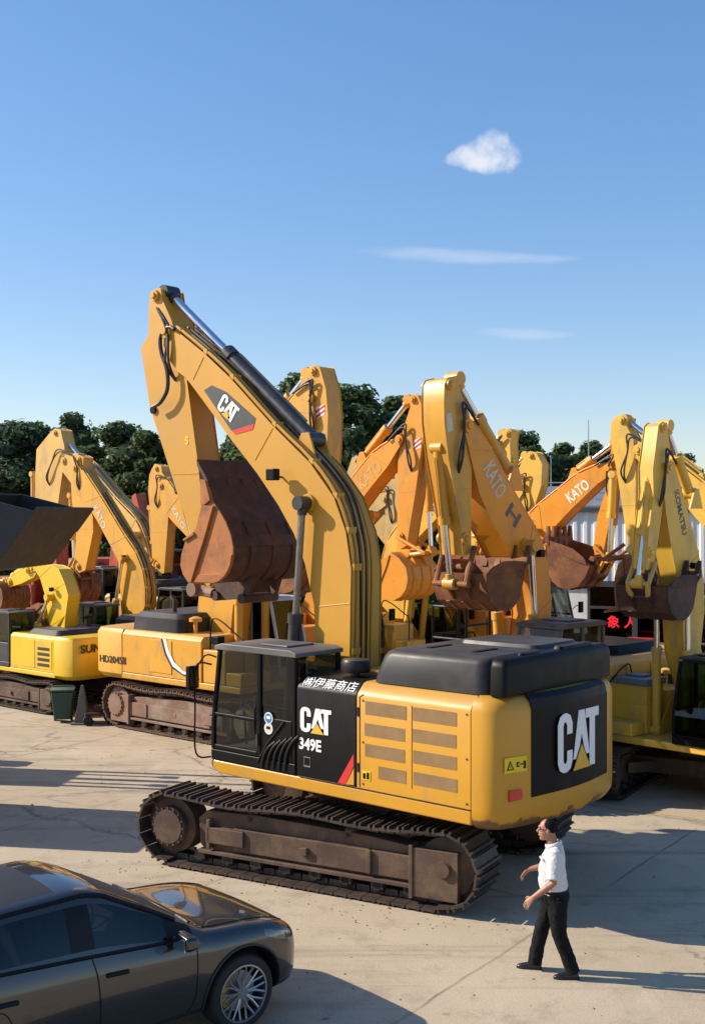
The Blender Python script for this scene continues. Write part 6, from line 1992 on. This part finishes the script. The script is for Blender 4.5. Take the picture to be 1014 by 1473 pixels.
        for k in range(10):
            a0 = 2 * PI * k / 10
            for d in (-.085, .085):
                a1 = a0 + d * .55
                a2 = a0 + d * 2.1
                p0 = Vector((x + .05 * math.cos(a1), yo - s * .035, .382 + .05 * math.sin(a1)))
                p1 = Vector((x + .16 * math.cos(a0 + d), yo - s * .03, .382 + .16 * math.sin(a0 + d)))
                p2 = Vector((x + .268 * math.cos(a2), yo - s * .010, .382 + .268 * math.sin(a2)))
                mb.tube([p0, p1, p2], .009, 5, True, [(.012, .014), (.009, .013), (.010, .012)])
        mb.cyl((x, yo - s * .06, .382), (x, yo - s * .022, .382), .062, 24)
        mb.cyl((x, yo - s * .022, .382), (x, yo - s * .016, .382), .035, 20)
        mb.build('spokes', RM, t, smooth=40)
        mb = MB(); mb.cyl((x, yo - s * .14, .382), (x, yo - s * .11, .382), .20, 36); mb.build('brake_disc', M['steel'], t)
        mb = MB()
        ring = []
        for r, h in ((.14, -.10), (.215, -.10), (.215, -.16), (.14, -.16)):
            ring.append([(x + r * math.cos(a), yo + s * h, .382 + r * math.sin(a)) for a in [R(140 + 8 * i) for i in range(11)]])
        mb.loft([[ring[q][i] for q in range(4)] for i in range(11)]); mb.build('brake_caliper', YC, t, bevel=.008)
    for x in (0, -2.9):
        for s in (1, -1):
            wheel(x, s)
    # inside: seats, dash and steering wheel
    mb = MB()
    for y in (-.38, .38):
        for x in (-1.75, -2.6):
            mb.box(x, x + .5, y - .25, y + .25, .5, .72)
            mb.hexa([(x - .05, y - .24, .7), (x + .1, y - .24, .7), (x + .1, y + .24, .7), (x - .05, y + .24, .7), (x - .25, y - .2, 1.28), (x - .15, y - .2, 1.28), (x - .15, y + .2, 1.28), (x - .25, y + .2, 1.28)])
            mb.box(x - .28, x - .17, y - .12, y + .12, 1.30, 1.45)
    mb.build('seats', M['seat'], root, bevel=.04)
    mb = MB(); mb.prism([(-.75, .6), (-1.05, .6), (-1.1, .95), (-.95, 1.02), (-.75, 1.04)], -.75, .75); mb.build('dashboard', M['seat'], root, bevel=.03)
    mb = MB()
    c = Vector((-1.08, .38, .98))
    mb.tube([c + Vector((.07 * math.sin(a), .19 * math.cos(a), .18 * math.sin(a))) for a in [2 * PI * i / 24 for i in range(25)]], .016, 7)
    mb.tube([c, c + Vector((.2, 0, -.08))], .03, 8); mb.tube([c + Vector((0, .18, 0)), c - Vector((0, .18, 0))], .014, 6)
    mb.build('steering_wheel', M['seat'], root)
    return root
dark_car()
# ------------------------------------------------------------------ the walking man
def fuse(mb, name, mat, parent, voxel, smooth=4, fac=.5, crease=None):
    o = mb.build(name, mat, None, smooth=0)
    r = o.modifiers.new('r', 'REMESH'); r.mode = 'VOXEL'; r.voxel_size = voxel; r.use_smooth_shade = True
    s = o.modifiers.new('s', 'SMOOTH'); s.iterations = smooth; s.factor = fac
    if crease:
        tx = bpy.data.textures.new(name + '_creases', 'CLOUDS')
        tx.noise_scale, tx.noise_depth = crease[0], 3
        d = o.modifiers.new('d', 'DISPLACE'); d.texture = tx; d.strength = crease[1]; d.mid_level = .5; d.texture_coords = 'LOCAL'
    me = evaluated(o)
    me.name = name
    old = o.data
    o.modifiers.clear()
    o.data = me
    bpy.data.meshes.remove(old)
    if not me.materials:
        me.materials.append(mat)
    me.polygons.foreach_set('use_smooth', [True] * len(me.polygons))
    o.parent = parent
    return o

def walking_man():
    root = thing('person', 'man in white short sleeved polo shirt and black trousers walking left beside the big track', 'person', (2.30, 13.27, 0), math.atan2(.16, -.98))
    SK = surf('tanned skin', (.36, .17, .10), .5, var=.08, dscale=6)
    SH = surf('white polo cotton', (.62, .61, .59), .85, var=.04, dscale=4, bump=.12, bscale=60)
    TR = surf('black trouser cloth', (.008, .008, .009), .85, var=.2, dscale=4, bump=.1, bscale=60, spec=.2)
    HA = surf('black hair', (.006, .0055, .0055), .75, spec=.15, var=.2, dscale=20, bump=.4, bscale=90)
    LE = surf('black shoe leather', (.012, .012, .012), .3, var=.1)
    b = MB()
    # torso, neck
    b.tube([(.03, 0, .86), (.04, 0, 1.0), (.05, 0, 1.15), (.04, 0, 1.30), (.03, 0, 1.40), (.05, 0, 1.46)], .1, 16, True, [(.12, .09), (.12, .09), (.13, .09), (.13, .08), (.09, .06), (.06, .06)])
    b.tube([(.045, 0, 1.42), (.065, 0, 1.50), (.09, 0, 1.56)], .06, 14, True, [(.068, .066), (.058, .06), (.056, .06)])
    # head
    hc = Vector((.115, 0, 1.615))
    b.ball(hc + Vector((-.012, 0, .022)), .100, .077, .098, 20, 12)
    b.ball(hc + Vector((.022, 0, -.035)), .072, .062, .085, 18, 12)
    b.ball(hc + Vector((.052, 0, -.098)), .034, .036, .024, 12, 8)
    b.tube([hc + Vector((.082, 0, .022)), hc + Vector((.108, 0, -.022)), hc + Vector((.094, 0, -.034))], .012, 8, True, [.010, .016, .014])
    b.ball(hc + Vector((.088, 0, -.062)), .012, .024, .010, 10, 6)
    b.ball(hc + Vector((.082, 0, .034)), .018, .052, .010, 12, 6)
    for s in (1, -1):
        b.ball(hc + Vector((-.012, s * .078, -.012)), .020, .010, .033, 10, 8)
    def arm(sh, el, wr, s):
        sh, el, wr = Vector(sh), Vector(el), Vector(wr)
        b.tube([sh, sh.lerp(el, .5), el, el.lerp(wr, .3), el.lerp(wr, .7), wr], .04, 12, True, [.040, .043, .040, .043, .034, .026])
        return (wr - el).normalized()
    def hand(wr, d, down, s, thumb):
        """palm along d, five bent fingers and a thumb from the side of the palm"""
        wr, d = Vector(wr), Vector(d).normalized()
        side = Vector(thumb).normalized()
        side = (side - d * side.dot(d)).normalized()
        nrm = d.cross(side).normalized()
        curl = Vector(down).normalized()
        p0 = wr - d * .01
        b.tube([p0, wr + d * .03, wr + d * .075, wr + d * .095], .03, 12, True, [(.024, .020), (.034, .016), (.040, .014), (.036, .012)]) if False else None
        ring = []
        for t, wd, th in ((-.015, .025, .019), (.02, .033, .017), (.06, .041, .0145), (.09, .040, .012), (.098, .034, .008)):
            c = wr + d * t
            ring.append([c + side * wd * math.cos(a) + nrm * th * math.sin(a) for a in [2 * PI * i / 14 for i in range(14)]])
        b.loft(ring)
        for off, ln in ((.034, .072), (.012, .080), (-.012, .074), (-.034, .058)):
            q = wr + d * .09 + side * off
            d1 = (d + curl * .35).normalized()
            d2 = (d + curl * 1.0).normalized()
            d3 = (d + curl * 1.9).normalized()
            q1 = q + d1 * ln * .45
            q2 = q1 + d2 * ln * .32
            q3 = q2 + d3 * ln * .26
            b.tube([q - d * .02, q, q1, q2, q3], .009, 8, True, [.0085, .0085, .008, .0072, .0055])
        t0 = wr + d * .025 + side * .026
        t1 = t0 + (d * .6 + side * .8).normalized() * .035
        t2 = t1 + (d * .9 + side * .25 + curl * .2).normalized() * .03
        b.tube([t0 - side * .015, t0, t1, t2], .011, 8, True, [.013, .013, .011, .008])
    dl = arm((.03, .19, 1.40), (.05, .255, 1.09), (.27, .235, .915), 1)
    hand((.27, .235, .915), dl + Vector((.1, 0, -.35)), (-.2, -.35, -.9), 1, (.5, -.5, .6))
    dr = arm((.03, -.19, 1.40), (.06, -.28, 1.15), (.31, -.25, 1.085), -1)
    hand((.31, -.25, 1.085), dr + Vector((0, 0, -.55)), (-.5, .3, -.8), -1, (.3, .7, .3))
    # legs under the cloth
    b.tube([(.03, -.09, .90), (.16, -.10, .50), (.255, -.10, .10)], .06, 12, True, [.085, .055, .038])
    b.tube([(.01, .09, .90), (-.01, .10, .48), (-.16, .11, .11)], .06, 12, True, [.085, .055, .038])
    b.tube([(.25, -.10, .055), (.36, -.105, .035)], .022, 10)
    b.tube([(-.16, .11, .055), (-.08, .115, .035)], .022, 10)
    body = fuse(b, 'body', SK, root, .0045, 2, .4)
    # shirt
    m = MB()
    m.tube([(.035, 0, .89), (.04, 0, .95), (.055, 0, 1.05), (.06, 0, 1.18), (.045, 0, 1.30), (.03, 0, 1.38), (.03, 0, 1.42), (.045, 0, 1.455)], .1, 24, True, [(.165, .132), (.178, .152), (.185, .158), (.19, .150), (.195, .130), (.18, .105), (.13, .088), (.075, .075)])
    for s, sh, el in ((1, (.03, .165, 1.385), (.048, .25, 1.115)), (-1, (.03, -.165, 1.385), (.056, -.27, 1.17))):
        sh, el = Vector(sh), Vector(el)
        m.tube([sh - Vector((0, s * .07, -.0)), sh, sh.lerp(el, .5), sh.lerp(el, .97)], .07, 16, True, [.066, .078, .076, .080])
    # folds
    rnd = random.Random(5)
    for i in range(6):
        z = 1.04 + .05 * i
        x0 = .11 + rnd.uniform(-.02, .05)
        m.tube(smooth_path([(x0 + .04, .10, z + .05), (x0, .150, z), (x0 - .07, .172, z - .05), (x0 - .13, .16, z - .03)], 3), .012, 6)
    st = fuse(m, 'polo_shirt', SH, root, .008, 4, .5, (.07, .022))
    m = MB()
    col = [(.045 + .088 * math.cos(a), .082 * math.sin(a), 1.462 - .03 * math.cos(a)) for a in [2 * PI * i / 20 for i in range(21)]]
    m.tube(col, .02, 8, True, [(.006, .020)] * 21)
    m.build('collar', SH, st, smooth=60)
    # trousers
    m = MB()
    m.tube([(.035, 0, .955), (.03, 0, .90), (.025, 0, .84), (.02, 0, .78)], .1, 20, True, [(.172, .148), (.180, .156), (.182, .156), (.15, .13)])
    m.tube([(.045, -.085, .86), (.10, -.095, .68), (.165, -.10, .50), (.21, -.10, .32), (.255, -.10, .065)], .08, 16, True, [.108, .104, .088, .080, .082])
    m.tube([(.0, .085, .86), (-.0, .095, .68), (-.015, .10, .48), (-.085, .105, .30), (-.170, .11, .065)], .08, 16, True, [.112, .104, .086, .078, .080])
    for z, x, y in ((.56, .14, -.17), (.45, -.04, .175), (.30, -.10, .17), (.22, -.13, .175), (.2, .22, -.165)):
        m.tube(smooth_path([(x + .07, y * .75, z + .03), (x, y, z), (x - .06, y * .8, z - .03)], 3), .011, 6)
    tr = fuse(m, 'trousers', TR, root, .008, 4, .5, (.08, .020))
    m = MB()
    m.tube([(.037 + .155 * math.cos(a), .178 * math.sin(a), .950) for a in [2 * PI * i / 28 for i in range(29)]], .018, 8, True, [(.006, .018)] * 29)
    m.build('belt', surf('black belt', (.006, .006, .006), .6, spec=.2), tr)
    m = MB(); m.box(.20, .215, .06, .10, .84, .90); m.tube([(.15, .13, .93), (.19, .13, .86), (.17, .14, .80)], .007, 6); m.build('key_strap', LE, tr)
    # shoes
    def shoe(heel, d, name='shoe'):
        m = MB()
        h = Vector(heel); d = Vector(d).normalized()
        n = Vector((-d.y, d.x, 0))
        st_ = [(-.01, .030, .0, .06), (.03, .038, .0, .09), (.08, .038, .0, .10), (.14, .043, .0, .075), (.20, .047, .0, .058), (.25, .038, .003, .045), (.275, .018, .008, .03)]
        rings = []
        for t, w_, z0, z1 in st_:
            c = h + d * t
            rings.append([c + n * (w_ * x) + Vector((0, 0, z0 + (z1 - z0) * z)) for x, z in ((-1, 0), (1, 0), (1.02, .3), (.85, .75), (.4, 1), (-.4, 1), (-.85, .75), (-1.02, .3))])
        m.loft(rings)
        o = m.build(name, LE, root, smooth=60)
        sm = o.modifiers.new('s', 'SUBSURF'); sm.levels = sm.render_levels = 1
        m = MB()
        m.loft([[h + d * t + n * (w_ * x * 1.06) + Vector((0, 0, z)) for x, z in ((-1, .0005), (1, .0005), (1, .02), (-1, .02))] for t, w_, _, _ in st_])
        m.build('sole', M['rubber'], o)
    shoe((.185, -.10, 0), (1, -.08, 0))
    shoe((-.225, .11, 0), (1, .12, 0))
    # hair, glasses, eyes
    m = MB()
    m.ball(hc + Vector((-.022, 0, .030)), .098, .081, .092, 22, 14)
    hair = MB()
    for v in ():
        pass
    keep = []
    V = [Vector(p) for p in m.v]
    h2 = MB()
    fs = [f for f in m.f if (lambda c: (c.z > hc.z + .052 or c.x < hc.x - .012 + (c.z - hc.z) * .7) and c.z > hc.z - .062)(sum((V[i] for i in f), Vector()) / len(f))]
    h2.add(V, fs)
    ho = h2.build('hair', HA, body, smooth=80)
    tx = bpy.data.textures.new('hair_locks', 'CLOUDS'); tx.noise_scale, tx.noise_depth = .018, 2
    ho.scale = (1, 1, 1)
    sb_ = ho.modifiers.new('u', 'SUBSURF'); sb_.levels = sb_.render_levels = 2
    dh = ho.modifiers.new('d', 'DISPLACE'); dh.texture = tx; dh.strength = .010; dh.mid_level = .4
    so_ = ho.modifiers.new('s', 'SOLIDIFY'); so_.thickness = .016; so_.offset = -1
    m = MB()
    for s in (1, -1):
        m.tube([hc + Vector((.084, s * .034, .012)) + Vector((0, s * .020 * math.cos(a), .016 * math.sin(a))) for a in [2 * PI * i / 12 for i in range(13)]], .003, 5)
        m.tube([hc + Vector((.080, s * .056, .016)), hc + Vector((-.01, s * .080, .012))], .003, 5)
    m.tube([hc + Vector((.094, .014, .014)), hc + Vector((.094, -.014, .014))], .003, 5)
    m.build('glasses', LE, body)
    for s in (1, -1):
        m = MB(); m.ball(hc + Vector((.074, s * .032, .012)), .012, .013, .010, 10, 6); m.build('eye', M['black'], body)
    return root
walking_man()
